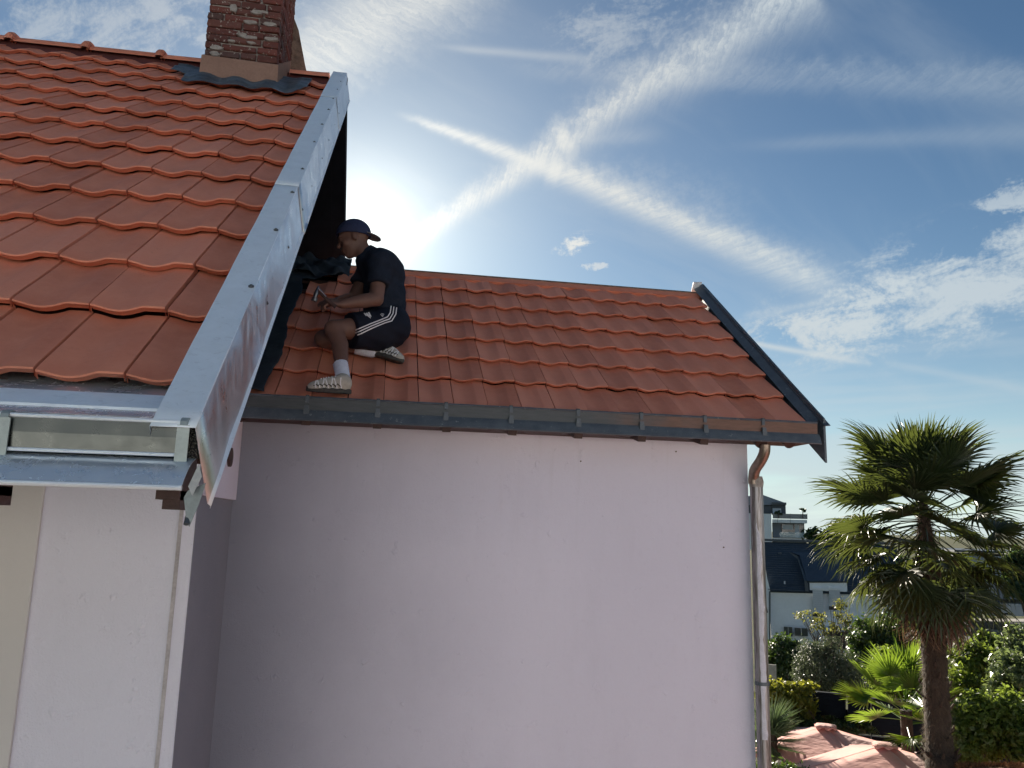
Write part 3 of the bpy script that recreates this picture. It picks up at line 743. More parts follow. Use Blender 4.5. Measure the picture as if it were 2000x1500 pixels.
# ------------------------------------------------------------------ annex
YW, XR = 4.65, 2.30
def roofz2(y, h): return P2[2]+(y-P2[1])*math.tan(TH2)-h/math.cos(TH2)
yr2 = R2(0, SR2)[1]; zr2 = R2(0, SR2)[2]; bk2 = 2*yr2-YW
poly = [(YW, GZ), (YW, roofz2(YW, .118)), (yr2, roofz2(yr2, .118)), (bk2, roofz2(YW, .118)), (bk2, GZ)]
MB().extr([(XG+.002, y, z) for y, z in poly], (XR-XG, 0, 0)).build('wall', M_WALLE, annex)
XV = 2.66
roof2 = MB().extr([R2(XG+.03, -1.0*G2, -.112), R2(XG+.03, SR2, -.112), R2(XG+.03, SR2, -.094), R2(XG+.03, -1.0*G2, -.094)], (XV-.02-XG-.03, 0, 0)).build('roof', M_DECK, annex)
MB().extr([mir(R2(XG+.03, -1.02*G2, -.09), yr2), mir(R2(XG+.03, SR2, -.09), yr2), mir(R2(XG+.03, SR2-.01, -.015), yr2), mir(R2(XG+.03, -1.02*G2, -.015), yr2)], (XV-XG-.03, 0, 0)).build('rear_slope', M_TILE, annex)
ta = tile_mesh(G2+.05, G2, TH2, 'tile_extension'); ta_top = tile_mesh(SR2-5*G2-.005, G2, TH2, 'tile_extension_top')
for j in range(-1, 6):
    for i in range(-5, 12):
        if j == 5 and i <= -4: continue
        if j == 4 and i == -5: continue
        X = XA+i*W
        put_tile(ta_top if j == 5 else ta, R2(X, j*G2-(.02 if j == -1 else 0)), roof2, .006)
MB().extr([R2(XG+.2, SR2-.02, -.03), R2(XG+.2, SR2-.012, -.006), R2(XG+.2, SR2+.012, -.010), R2(XG+.2, SR2+.02, -.04)], (XV-XG-.2, 0, 0)).build('ridge_strip', M_CBACK, annex)
# battens visible where the top tiles are missing
for k in range(3):
    s = 4.35*G2+k*.2; MB().extr([R2(XG+.03, s, -.058), R2(XG+.03, s+.03, -.058), R2(XG+.03, s+.03, -.036), R2(XG+.03, s, -.036)], (.55, 0, 0)).build('batten', M_WOODD, annex)
# felt upstand lying over the tiles along the gable
def eu(u):
    return -1.0*G2+.02+.02*math.sin(u*9)-.03*u, 6.0*G2
def ragged(X, s): return 0
vs = []; fs = []; nxs, nss = 14, 90
for b in range(nss+1):
    s = -1.0*G2+(7.0*G2)*b/nss
    edge = -.628+.012*math.sin(s*7)+.005*math.sin(s*17)+.002*math.sin(s*51)-.02*math.exp(-((s+.25)/.1)**2)
    if s > 4.6*G2: edge += min(.30, (s-4.6*G2)*1.3)
    for a in range(nxs+1):
        u = a/nxs; X = XG+.012+(edge-XG-.012)*u
        fr = s/G2-math.floor(s/G2); z = wave2(X)*.12+.018+.003*math.sin(9*s+8*X)
        z += .12*max(0, 1-u*4.5)**2
        if s > 4.4*G2: z += .012*math.sin(14*X+30*s)
        vs.append(R2(X, s+(.012*math.sin(X*60) if b == 0 else 0), z))
for b in range(nss):
    for a in range(nxs): fs.append((b*(nxs+1)+a, b*(nxs+1)+a+1, (b+1)*(nxs+1)+a+1, (b+1)*(nxs+1)+a))
felt = link('felt_strip', mesh(vs, fs, M_FELT, True), annex); md = felt.modifiers.new('thickness', 'SOLIDIFY'); md.thickness = .004
# crumpled sheet of underlay near the man's hands
vs = []; fs = []
for b in range(25):
    for a in range(31):
        u, v = a/30, b/24; X = -.74+.44*u; s = 4.95*G2+(1.15*G2)*v+.03*math.sin(u*8)
        h = .02+.030*abs(math.sin(5*u+3*v))+.018*math.sin(11*u-7*v)+.012*math.sin(23*u+15*v)
        h += .05*math.exp(-((u-.75)/.18)**2-((v-.55)/.3)**2)
        vs.append(R2(X, s, h))
for b in range(24):
    for a in range(30): fs.append((b*31+a, b*31+a+1, (b+1)*31+a+1, (b+1)*31+a))
sh = link('underlay_sheet', mesh(vs, fs, M_FELT, True)); tag(sh, 'crumpled black underlay sheet on the roof in front of the roofer\'s face', 'roofing sheet'); md = sh.modifiers.new('thickness', 'SOLIDIFY'); md.thickness = .003

# annex gutter (weathered)
def Za(y_px, Y): return at(1035, y_px, Y)[2]
ga0, ga1 = XG+.02, 2.635
Yg = 4.385
z_t, z_m, z_b = Za(798, Yg), Za(821, Yg), Za(840, Yg-.03)
g2 = MB().strip([(Yg+.05, z_t-.012), (Yg+.006, z_t), (Yg, z_t-.004), (Yg+.002, (z_t+z_m)/2), (Yg+.004, z_m)], ga0, ga1, .002).build('gutter', M_OLDZB, annex, True)
MB().tube([(ga0, Yg, z_t), (ga1, Yg, z_t)], .0075, 8).build('gutter_bead', M_OLDZ, g2, True)
MB().strip([(Yg+.03, z_m+.004), (Yg-.006, z_m-.004), (Yg-.022, (z_m+z_b)/2), (Yg-.030, z_b)], ga0, ga1+.005, .002).build('eave_apron', M_OLDZ, annex, True)
MB().tube([(ga0, Yg-.03, z_b), (ga1+.005, Yg-.03, z_b)], .006, 8).build('apron_bead', M_OLDZ, annex, True)
MB().box(ga0, ga1-.01, Yg+.012, Yg+.035, z_m-.01, z_t-.02).build('fascia_board', M_WOODD, annex)
MB().box(ga0, ga1-.01, Yg+.0, Yg+.27, z_b+.008, z_b+.020).build('eave_soffit', M_WOODD, annex)
MB().strip([(Yg+.09, z_t-.005), (Yg+.02, z_t-.03)], ga0, ga1-.01, .002).build('gutter_lining', M_OLDZ, annex)
for px in (599, 738, 871, 998, 1129, 1252, 1376, 1489):
    x = at(px, 800, Yg)[0]; m = MB(); y = Yg-.010
    m.box(x-.010, x+.010, Yg-.010, Yg-.004, z_t-.03, z_t+.010); m.box(x-.010, x+.010, Yg-.010, Yg+.03, z_t+.006, z_t+.012)
    m.box(x-.012, x+.012, Yg-.020, Yg-.008, z_m-.018, z_m+.022); m.box(x-.015, x+.015, Yg-.024, Yg-.012, z_m-.026, z_m+.0)
    m.build('gutter_bracket', M_OLDZ, annex)
for px in (466, 598, 736, 870, 997, 1124, 1246, 1366):
    c = at(px, 845, 4.47); x = c[0]; w = .027; zb_ = at(px, 850.5+(px-997)*.0488, 4.41)[2]
    m = MB(); m.hexa([(x-w*.85, 4.40, zb_), (x+w*.85, 4.40, zb_), (x+w*.85, 4.649, zb_+.06), (x-w*.85, 4.649, zb_+.06)], [(x-w, 4.395, z_b+.012), (x+w, 4.395, z_b+.012), (x+w, 4.649, z_b+.2), (x-w, 4.649, z_b+.2)])
    m.build('rafter_tail', M_WOODD, annex)
# scalloped tile undersides beyond the wall at the right overhang
for k, px in enumerate((1480, 1535)):
    c = at(px, 868, 4.48)
    MB().tube([(c[0], 4.43, c[2]+.005), (c[0], 4.8, c[2]+.22)], .038, 14).build('purlin_end', M_WOODD, annex, True)
# right verge: upstand zinc + barge
n2 = np.array([0, -math.sin(TH2), math.cos(TH2)])
v0, v1 = -1.26*G2, SR2+.05
MB().extr([R2(2.615, v0+.02, .0), R2(2.668, v0+.02, .036), R2(2.676, v0+.02, .036), R2(2.625, v0+.02, -.005)], R2(0, v1, 0)-R2(0, v0+.02, 0)).build('verge_flashing', M_OLDZ, annex)
MB().extr([R2(2.662, v0-.06, .038), R2(2.700, v0-.06, .044), R2(2.700, v0-.06, .047), R2(2.662, v0-.06, .042)], R2(0, v1+.02, 0)-R2(0, v0-.06, 0)).build('verge_cap', M_OLDZ, annex)
MB().extr([R2(2.60, v1, .062), R2(2.675, v1, .068), R2(2.675, v1, -.08), R2(2.60, v1, -.08)], R2(0, v1+.012, 0)-R2(0, v1, 0)).build('ridge_end_plate', M_ZINC, annex)
ytip = at(1608, 904, 4.38)
bb = [(2.668, 4.372, ytip[2]), (2.668, 4.372, R2(0, v0, 0)[2]+.06)]
MB().extr([(2.668, 4.372, ytip[2]), (2.668, 4.372, R2(0, -1.2*G2, .04)[2]), tuple(R2(2.668, SR2, .05)), tuple(R2(2.668, SR2, -.21))], (.014, 0, 0)).build('barge_board', M_OLDZ, annex)
MB().extr([R2(XR+.002, -1.0*G2, -.11), R2(XR+.002, SR2, -.11), R2(XR+.002, SR2, -.092), R2(XR+.002, -1.0*G2, -.092)], (2.66-XR, 0, 0)).build('verge_soffit', M_WOODD, annex)

# downpipe
dp = empty('downpipe', at(1497, 1490, 4.56), 'weathered grey zinc downpipe with swan neck down the right wall corner', 'downpipe')
pp = lambda x, y, Y: at(x, y, Y)
rr_ = .033
neck = [pp(1494, 868, 4.44), pp(1493, 884, 4.45), pp(1486, 900, 4.48), pp(1475, 917, 4.54), pp(1472, 932, 4.575), pp(1472, 945, 4.58)]
# smooth the neck
def catmull(P_, n=5):
    P_ = [np.asarray(p) for p in P_]; out = []
    for i in range(len(P_)-1):
        p0, p1, p2, p3 = P_[max(i-1, 0)], P_[i], P_[i+1], P_[min(i+2, len(P_)-1)]
        for k in range(n):
            t = k/n; out.append(.5*((2*p1)+(-p0+p2)*t+(2*p0-5*p1+4*p2-p3)*t*t+(-p0+3*p1-3*p2+p3)*t**3))
    return out+[P_[-1]]
MB().tube(catmull(neck), rr_, 16).build('pipe_elbow', mat('elbow_zinc', lambda h, b: S(h, b, col=h.mix(h.lin(h.noise(h.pos, 18, 5, .7), .3, .7), (.20, .15, .12), (.36, .29, .24)), metal=.8, rough=.35)), dp, True)
px0 = pp(1474, 940, 4.58)[0]+.012
MB().tube([(px0, 4.585, pp(1474, 940, 4.58)[2]), (px0, 4.585, GZ)], .040, 20).build('pipe', M_PIPE, dp, True)
MB().tube([(px0, 4.585, .27), (px0, 4.585, .30), (px0, 4.585, .335)], [.041, .046, .038], 20).build('pipe_collar', M_MORT, dp, True)
for zz in (-.9, -3.0):
    MB().tube([(px0, 4.585, zz), (px0, 4.585, zz+.02)], .044, 20).build('pipe_clip', M_OLDZ, dp, True)
# long smear of white paint on the pipe
m = MB(); ns = 40; rs = random.Random(2)
for k in range(ns+1):
    z = .05-(1.25)*k/ns; a0 = math.radians(232+rs.uniform(-4, 4)); a1 = math.radians(272+rs.uniform(-5, 7)+(8*math.sin(k*.5)))
    if k < 5: a1 = a0+(a1-a0)*(k+.5)/5
    for t in np.linspace(a0, a1, 5): m.v.append((px0+math.cos(t)*.0408, 4.585+math.sin(t)*.0408, z))
for k in range(ns):
    for i in range(4): m.f.append((k*5+i, k*5+i+1, (k+1)*5+i+1, (k+1)*5+i))
m.build('paint_smear', M_PSTR, dp, True)
# small marks on wall: hook and plug holes
for (px, py) in ((1320, 882), (1134, 901), (1413, 1069)):
    c = at(px, py, YW-.002); MB().tube([c, c+(0, -.006, 0)], .0045, 8).build('wall_plug', M_WOODD, annex)

# ------------------------------------------------------------------ background buildings
def fbox(px0_, py0, px1, py1, D_, depth, m=None):   # box whose front is the pixel rectangle on the plane at distance D_
    a = atD(px0_, py0, D_); b = atD(px1, py1, D_); m = m or MB()
    ctr = np.array([(a[0]+b[0])/2, (a[1]+b[1])/2, (a[2]+b[2])/2])+BU*depth/2
    hw = abs((b-a)@BR)/2; hz = abs(a[2]-b[2])/2
    return m.obox(ctr, BR*hw, BU*depth/2, np.array([0, 0, hz]))
def part(name, m, parent, *a, **k): return fbox(*a).build(name, m, parent, **k)
Dh = 68
wh = empty('background_house', atD(1560, 1262, Dh), 'white house with steep dark slate roof and grey shutters behind the garden', 'house')
zb = gheight(*atD(1560, 1262, Dh)[:2])-.3
def P3(px, py, D_): return atD(px, py, D_)
xw0, xw1, xw2, xw3 = 1503, 1581, 1655, 1745
ybot = 1285
part('wall', M_WHITE, wh, xw0, 1154, xw3, ybot, Dh, 9)
part('upper_wall', M_WHITE, wh, xw1, 1132, xw2, 1154.4, Dh+.03, 4)
# main steep roof: sheet from eave up to the ridge
def slab(name, pts, m, parent, th=.15):
    n = nrm(np.cross(pts[1]-pts[0], pts[2]-pts[0])); 
    if n[2] < 0: n = -n
    return MB().extr(pts, -n*th).build(name, m, parent)
roofb = slab('roof', [P3(1503, 1154, Dh-.3), P3(1485, 1058, Dh+4.6), P3(1752, 1067, Dh+4.6), P3(1750, 1160, Dh-.3)], M_SLATE, wh)
# slate courses: thin strips standing proud
m = MB()
for k in range(1, 22):
    f = k/22; a = P3(1503, 1154, Dh-.3)*(1-f)+P3(1485, 1058, Dh+4.6)*f; b = P3(1750, 1160, Dh-.3)*(1-f)+P3(1752, 1067, Dh+4.6)*f
    m.extr([a, b, b+(0, 0, .035), a+(0, 0, .035)], BU*-.03)
m.build('slate_course', M_SLATE, roofb, kind='stuff')
# flared dormer cheek cutting the roof (white wall rising between the two slate skirts)
part('dormer_front', M_WHITE, wh, 1581, 1133, 1655, 1156, Dh-.35, 2.2)
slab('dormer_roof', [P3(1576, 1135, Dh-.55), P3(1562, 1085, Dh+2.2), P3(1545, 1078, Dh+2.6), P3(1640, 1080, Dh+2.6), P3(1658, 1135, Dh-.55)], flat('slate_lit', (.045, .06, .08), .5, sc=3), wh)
m = MB().extr([P3(1581, 1155, Dh-.42), P3(1576, 1134, Dh-.42), P3(1558, 1086, Dh+1.9), P3(1540, 1078, Dh+2.3), P3(1558, 1092, Dh+1.9), P3(1571, 1134, Dh-.42), P3(1573, 1155, Dh-.42)], BU*.3)
m.build('dormer_cheek', M_DGREY, wh)
MB().extr([P3(1487, 1085, Dh+.2), P3(1504, 1152, Dh-.35), P3(1504, 1262, Dh-.35), P3(1487, 1262, Dh+.2)], BU*.5).build('gable_wall', M_WHITE, wh)
MB().extr([P3(1489, 1150, Dh-.4), P3(1500, 1196, Dh-.4), P3(1489, 1196, Dh-.4)], BU*-.3).build('porch_roof', M_SLATE, wh)
MB().extr([P3(1502, 1155, Dh-.4), P3(1505, 1155, Dh-.4), P3(1505, 1250, Dh-.4), P3(1502, 1250, Dh-.4)], BU*-.1).build('downpipe', M_DGREY, wh)
part('gutter', M_DGREY, wh, 1500, 1151.5, 1581, 1154.5, Dh-.6, .3)
part('gutter', M_DGREY, wh, 1655, 1157, 1748, 1159.5, Dh-.6, .3)
for (a, b, c, d, e) in ((1587, 1147, 1609, 1205, 1199), (1619, 1147, 1642, 1192, 1186)):
    w_ = part('window', M_SHUT, wh, a, b+5, b and c, d-5, Dh-.45, .12)
    part('shutter_box', M_WHITE, w_, a-1, b, c+1, b+4, Dh-.5, .2)
    fbox(a, d-8, c, d, Dh-.48, .1).build('pane', M_BLACK, w_)
    part('window_sill', M_WHITE, w_, a-2, d, c+2, d+2.5, Dh-.6, .2)
    m = MB(); n_ = 9
    for k in range(n_): fbox(a+1, b+8+k*(d-b-20)/n_, c-1, b+8.6+k*(d-b-20)/n_, Dh-.47, .05, m)
    m.build('shutter_slat', flat('shutter_line', (.36, .39, .42), .6), w_, kind='stuff')
for (a, b, c, d) in ((1531, 1224, 1548, 1243), (1552, 1226, 1578, 1243)):
    w_ = part('window', M_GLASS, wh, a, b, c, d, Dh-.38, .1); part('window_frame', M_WHITE, w_, (a+c)/2-.6, b, (a+c)/2+.6, d, Dh-.42, .08)
part('window_frame', M_SHUT, wh, 1529, 1221, 1580, 1224, Dh-.45, .12)
part('patio_opening', M_BLACK, wh, 1618, 1232, 1668, 1270, Dh-.35, .1)
part('patio_awning', M_WHITE, wh, 1612, 1226, 1674, 1232, Dh-1.4, 1.1)
part('roof_vent', M_DGREY, wh, 1520, 1079, 1527, 1082, Dh+2.4, .5)
part('roof_vent', M_SHUT, wh, 1531, 1135, 1534, 1141, Dh-.1, .3)
part('ridge', M_DGREY, wh, 1486, 1056.5, 1750, 1059.5, Dh+4.5, .4)
# blue car-like boxes/low wall left
Da = 125
ab = empty('apartment_building', atD(1530, 1070, Da), 'distant white apartment block with grey penthouse and glass balconies above the slate roof', 'apartment building')
part('wall', M_WHITE, ab, 1440, 1002, 1508.5, 1075, Da, 14)
part('grey_wall', M_GREYF, ab, 1508.6, 1021, 1572, 1052, Da+2.2, 10)
part('roof_slab', M_WHITE, ab, 1508.6, 1014, 1576.5, 1022, Da-.2, 5, label='white slab edge of the roof terrace')
part('floor_slab', M_WHITE, ab, 1509, 1051, 1579, 1055.5, Da-.2, 5)
part('lower_wall', M_DGREY, ab, 1509, 1055.6, 1576, 1075, Da+1.2, 8)
MB().extr([P3(1440, 972, Da+1.5), P3(1487, 965.5, Da+1.5), P3(1532, 981.5, Da+1.5), P3(1532, 986, Da+1.5), P3(1440, 986, Da+1.5)], BU*9).build('penthouse_roof', M_GREYF, ab)
part('roof_edge', M_DGREY, ab, 1507, 981, 1536, 985.5, Da+.8, 9)
part('penthouse_wall', M_DGREY, ab, 1440, 986, 1507, 1002, Da+2.2, 8)
part('penthouse_wall', M_DGREY, ab, 1507, 985.5, 1535, 1004, Da+2.0, 8)
w_ = part('window', M_SHUT, ab, 1509, 992.5, 1526, 1003, Da+1.9, .1)
part('railing', flat('smoked_rail', (.16, .19, .21), .25, var=.1), ab, 1509, 1003, 1577, 1014, Da-.3, .12)
for px in (1518, 1543, 1576):
    part('rail_post', M_DGREY, ab, px, 1002.5, px+1.2, 1022 if px < 1570 else 1014, Da-.45, .1)
part('patio_window', M_GLASS, ab, 1526, 1023.5, 1571, 1050.5, Da+2.0, .1)
part('window_blind', M_SHUT, ab, 1528, 1024.5, 1549, 1034.5, Da+1.9, .08); part('window_blind', M_SHUT, ab, 1552, 1024.5, 1562, 1050, Da+1.9, .08)
for px in (1526, 1550): part('window_frame', M_BLACK, ab, px, 1023, px+1.8, 1050.5, Da+1.8, .1)
part('balcony_glass', M_GLASS2, ab, 1523, 1039, 1576.5, 1051, Da-.1, .06)
part('rail_post', M_WHITE, ab, 1573, 1022, 1574.2, 1051, Da, .15)
# penthouse plants
def blob_plant(name, label, cat, px, py, D_, rx_px, rz_px, m, n, leaf, group=None, stem=True):
    c = atD(px, py, D_); k = D_/FPX*.98; rx, rz = rx_px*k, rz_px*k
    o = empty(name, (c[0], c[1], c[2]-rz), label, cat, group)
    return o, c, rx, rz

# ------------------------------------------------------------------ foliage
def leaf_faces(C, Nrm, L, Wd, fold=.0):
    """rhombus leaves: centres, normals, length/width arrays"""
    n = len(C); r = rng.normal(size=(n, 3)); a = np.cross(Nrm, r); a /= np.linalg.norm(a, axis=1)[:, None]+1e-9
    b = np.cross(Nrm, a); L = L[:, None]; Wd = Wd[:, None]
    tip = C+a*L; base = C-a*L; s1 = C+b*Wd+Nrm*L*.12; s2 = C-b*Wd+Nrm*L*.12
    V_ = np.stack([base, s1, tip, s2], 1).reshape(-1, 3); F_ = np.arange(4*n).reshape(-1, 4)
    return V_, F_
def crown(name, lobes, m, parent, n, leaf, aspect=.42, hollow=.55, clump=.16, kind=None, up=.3):
    """lobes: (centre, rx, ry, rz); leaves gather in clumps spread through each lobe's shell"""
    VV = []; vol = np.array([l[1]*l[2]*l[3] for l in lobes])**.67; vol = vol/vol.sum()
    for (c, rx, ry, rz), w in zip(lobes, vol):
        k = max(20, int(n*w)); nc = max(6, k//38)
        d = rng.normal(size=(nc, 3)); d /= np.linalg.norm(d, axis=1)[:, None]
        rad = (hollow+(1.04-hollow)*rng.random(nc)**.6)[:, None]
        rad *= (1+.14*np.sin(d[:, :1]*5+d[:, 2:]*7+c[0]))
        cc = d*rad; cid = rng.integers(0, nc, k)
        sz = clump*(.6+.8*rng.random(nc))
        p = cc[cid]+rng.normal(size=(k, 3))*sz[cid][:, None]
        sc3 = np.array([rx, ry, rz]); P_ = np.asarray(c)+p*sc3
        nn = p*.8/np.maximum(np.linalg.norm(p, axis=1)[:, None], .2)+rng.normal(size=(k, 3))*.75+np.array([0, 0, up]); nn /= np.linalg.norm(nn, axis=1)[:, None]
        ls = leaf*(.6+.8*rng.random(k)); VV.append((P_, nn, ls))
    P_ = np.concatenate([v[0] for v in VV]); nn = np.concatenate([v[1] for v in VV]); ls = np.concatenate([v[2] for v in VV])
    V_, F_ = leaf_faces(P_, nn, ls, ls*aspect)
    return link(name, mesh_np(V_, F_, m), parent, kind)
def limbs(parent, base, lobes, r, m=M_BARK, forks=7, name='trunk', lean=0.):
    mb = MB(); base = np.asarray(base, float); ctr = np.mean([l[0] for l in lobes], 0)
    fork = base+(ctr-base)*.45
    mb.tube([base, base+(fork-base)*.5+rng.normal(size=3)*r*.6, fork], [r, r*.8, r*.65], 8)
    for l in lobes:
        c = np.asarray(l[0])
        for q in range(max(2, forks//len(lobes))):
            d = rng.normal(size=3); d /= np.linalg.norm(d); d[2] = abs(d[2])*.8
            t = c+d*np.array([l[1], l[2], l[3]])*.75; midp = fork+(t-fork)*.5+rng.normal(size=3)*np.linalg.norm(t-fork)*.1
            mb.tube([fork+(base-fork)*.15*random.random(), midp, t], [r*.45, r*.25, r*.07], 6)
    return mb.build(name, m, parent, True)
def pxl(px, py, D_, rxp, rzp, dep=.9):
    c = atD(px, py, D_); rx = np.linalg.norm(atD(px+rxp, py, D_)-c); rz = np.linalg.norm(atD(px, py+rzp, D_)-c); return (c, rx, rx*dep, rz)
def tree(name, label, cat, lobes_px, m, n, leaf, trunk_r=.08, base=None, group=None, aspect=.42, forks=8, hollow=.5, clump=.16, bark=M_BARK, up=.3):
    lobes = [pxl(*l) for l in lobes_px]
    c = np.mean([l[0] for l in lobes], 0)
    bx, by = (c[0], c[1]) if base is None else atD(base[0], 1200, base[1])[:2]
    gz = gheight(bx, by)
    o = empty(name, (bx, by, gz), label, cat, group)
    crown('crown', lobes, m, o, n, leaf, aspect, hollow, clump, up=up)
    limbs(o, (bx, by, gz-.05), lobes, trunk_r, bark, forks)
    return o
# far and mid trees
tree('tree', 'distant dark tree between the apartment block and the tall palm', 'tree', [(1600, 1046, 118, 24, 15), (1640, 1042, 120, 26, 18), (1690, 1050, 120, 30, 18)], M_BUSHD, 5200, .30, .3, clump=.2)
tree('tree', 'round dark green street tree just right of the tall palm trunk', 'tree', [(1880, 1135, 88, 38, 34), (1900, 1160, 88, 26, 18)], M_TREEF, 6500, .26, .18, clump=.15)
tree('tree', 'bright-topped green street tree at the right edge by the grey building', 'tree', [(1995, 1108, 84, 30, 34), (1998, 1150, 84, 34, 22)], M_TREEF, 6500, .25, .18, clump=.15)
tree('tree', 'distant green tree low behind the palm crown', 'tree', [(1760, 1130, 90, 50, 40)], M_TREEF, 4000, .28, .2)
tree('small_tree', 'small bare-branched tree with yellowing leaves in front of the white house', 'tree', [(1585, 1210, 40, 30, 22), (1640, 1192, 40, 28, 22), (1660, 1215, 40, 22, 16), (1612, 1228, 40, 26, 16)], M_AUT, 1000, .070, .10, (1645, 40), forks=44, hollow=.2, clump=.2)
tree('round_tree', 'dark round green tree behind the hanging dead palm fronds', 'tree', [(1700, 1250, 32, 42, 42), (1745, 1245, 32, 42, 46), (1800, 1260, 32, 42, 40), (1690, 1285, 32, 34, 26)], M_BUSHD, 12000, .085, .12)
tree('dark_shrub', 'dark upright evergreen shrub beside the downpipe', 'shrub', [(1532, 1280, 30, 34, 32), (1524, 1312, 30, 26, 36), (1556, 1276, 30, 24, 20)], M_BUSHD, 11000, .065, .08)
tree('olive_tree', 'silvery olive tree behind the dark garden fence', 'tree', [(1612, 1300, 21, 54, 42), (1590, 1275, 21, 30, 24), (1655, 1318, 21, 42, 38), (1575, 1320, 21, 28, 30), (1622, 1262, 21, 18, 18), (1638, 1340, 21, 40, 24)], M_OLIVE, 16000, .042, .09, aspect=.22, forks=30, hollow=.35, clump=.2)
# right-hand hedge shrubs
tree('hedge_shrub', 'tall light green shrub mass behind the right of the palm trunk', 'shrub', [(1900, 1300, 14, 48, 48), (1950, 1290, 14.5, 48, 46), (1885, 1370, 13.5, 52, 60), (1925, 1270, 14.5, 26, 34)], M_BUSH, 21000, .036, .06, clump=.12)
tree('hedge_shrub', 'grey-green glossy shrub at the right edge with a pale blossom top', 'shrub', [(2005, 1275, 13, 52, 46), (1985, 1330, 12.5, 52, 52), (2030, 1350, 12.5, 50, 60)], leafmat('grey_green_leaf', [(.05, .08, .04), (.08, .12, .05), (.14, .18, .09)], (.28, .36, .1), .4, .33), 17000, .036, .06, clump=.12)
tree('hedge_shrub', 'yellow-green leafy shrub at the bottom right below the others', 'shrub', [(1915, 1420, 11.5, 60, 58), (1970, 1410, 11.5, 60, 56), (1880, 1455, 11.3, 36, 40), (2010, 1450, 11.3, 50, 50)], M_BUSH, 22000, .034, .06, clump=.12)
tree('garden_shrub', 'leafy light green shrub behind the young fan palm', 'shrub', [(1735, 1290, 17, 32, 26), (1765, 1330, 17, 38, 40), (1715, 1320, 17, 22, 24)], M_BUSH, 9000, .040, .05)
tree('climbing_shrub', 'yellow-leaved climber over the fence beside the downpipe', 'shrub', [(1512, 1355, 15, 28, 24), (1545, 1372, 15, 34, 30), (1573, 1368, 14.8, 20, 22), (1560, 1345, 15, 34, 13), (1580, 1390, 14.8, 18, 14)], M_YEL, 6500, .044, .04, forks=24, hollow=.3)
tree('ground_shrub', 'dark low shrub behind the parasols and in front of the fence', 'shrub', [(1600, 1412, 14.9, 50, 12), (1670, 1420, 14.9, 40, 9), (1530, 1415, 14.6, 34, 26)], M_BUSHD, 5500, .036, .03)
tree('dark_hedge', 'dark hedge low under the parasols by the downpipe', 'hedge', [(1530, 1535, 11.6, 60, 40), (1500, 1540, 11.6, 60, 40)], M_BUSHD, 5000, .036, .03)
tree('hedge_shrub', 'shaded green shrub filling the gap behind the tall palm trunk', 'shrub', [(1815, 1330, 16, 42, 50), (1830, 1400, 15.5, 40, 50)], M_BUSHD, 9000, .04, .05)
for (px, py, sx) in ((1521, 1001, 6), (1568, 997, 6)):
    o = empty('potted_plant', atD(px, 1004, Da-.8), 'small potted shrub by the penthouse window' if px < 1540 else 'little umbrella-shaped potted tree on the corner of the roof terrace', 'plant')
    c = atD(px, py+.5 if px < 1540 else py, Da-.8)
    crown('crown', [(c, .55, .5, .28)], M_BUSHD, o, 260, .16)
    MB().tube([atD(px, 1013, Da-.8), c], .06, 6).build('stem', M_BARK, o)

# fence
fn = empty('garden_fence', atD(1650, 1420, 15.2), 'dark anthracite plank fence across the garden behind the parasols', 'fence')
def fence(pa, pb, ytop_a, ytop_b, D_, n):
    for k in range(n):   # boards
        a = [P3(pa, ytop_a+k*11.5+.3, D_+.006*(k % 2)), P3(pb, ytop_b+k*11.5+.3, D_+.006*(k % 2)), P3(pb, ytop_b+(k+1)*11.5+.2, D_+.006*(k % 2)), P3(pa, ytop_a+(k+1)*11.5+.2, D_+.006*(k % 2))]
        MB().extr(a, BU*.022).build('board', M_FENCE, fn)
    MB().extr([P3(pa, ytop_a-2, D_-.03), P3(pb, ytop_b-2, D_-.03), P3(pb, ytop_b+1.2, D_-.03), P3(pa, ytop_a+1.2, D_-.03)], BU*.08).build('top_rail', M_FENCE, fn)
part('fence_backing', M_DECK, fn, 1500, 1372, 1850, 1424, 15.26, .02)
fence(1500, 1652, 1345, 1358, 15.2, 6); fence(1656, 1700, 1363, 1365, 15.2, 6); fence(1702, 1850, 1366, 1374, 15.2, 6)
for px, py in ((1500, 1342), (1576, 1349), (1653, 1355), (1701, 1361), (1775, 1368)): part('fence_post', M_FENCE, fn, px-2.5, py, px+2.5, py+110, 15.12, .07)
part('fence_base', M_DECK, fn, 1496, 1418, 1852, 1500, 15.3, .1)
# pale trellis behind at left
tr = part('trellis_panel', flat('pale_trellis', (.30, .30, .27), .9), None, 1492, 1297, 1517, 1330, 24, .05)
tag(tr, 'pale grey trellis panel beside the dark shrub', 'trellis')

# grey garden lamp / box at far right in hedge
lamp = empty('garden_lantern', atD(1962, 1470, 10.8), 'grey cylindrical lantern half hidden in the shrubs at bottom right', 'lantern')
c = atD(1966, 1468, 11.6)
MB().tube([c+(0, 0, -.16), c+(0, 0, .10)], .075, 16).build('body', flat('lantern_grey', (.04, .05, .055), .8), lamp, True)
MB().tube([c+(0, 0, .10), c+(0, 0, .16), c+(0, 0, .19)], [.095, .06, .02], 16).build('cap', M_DGREY, lamp, True)
MB().tube([(c[0], c[1], GZ), c+(0, 0, -.16)], .03, 8).build('post', M_DGREY, lamp, True)
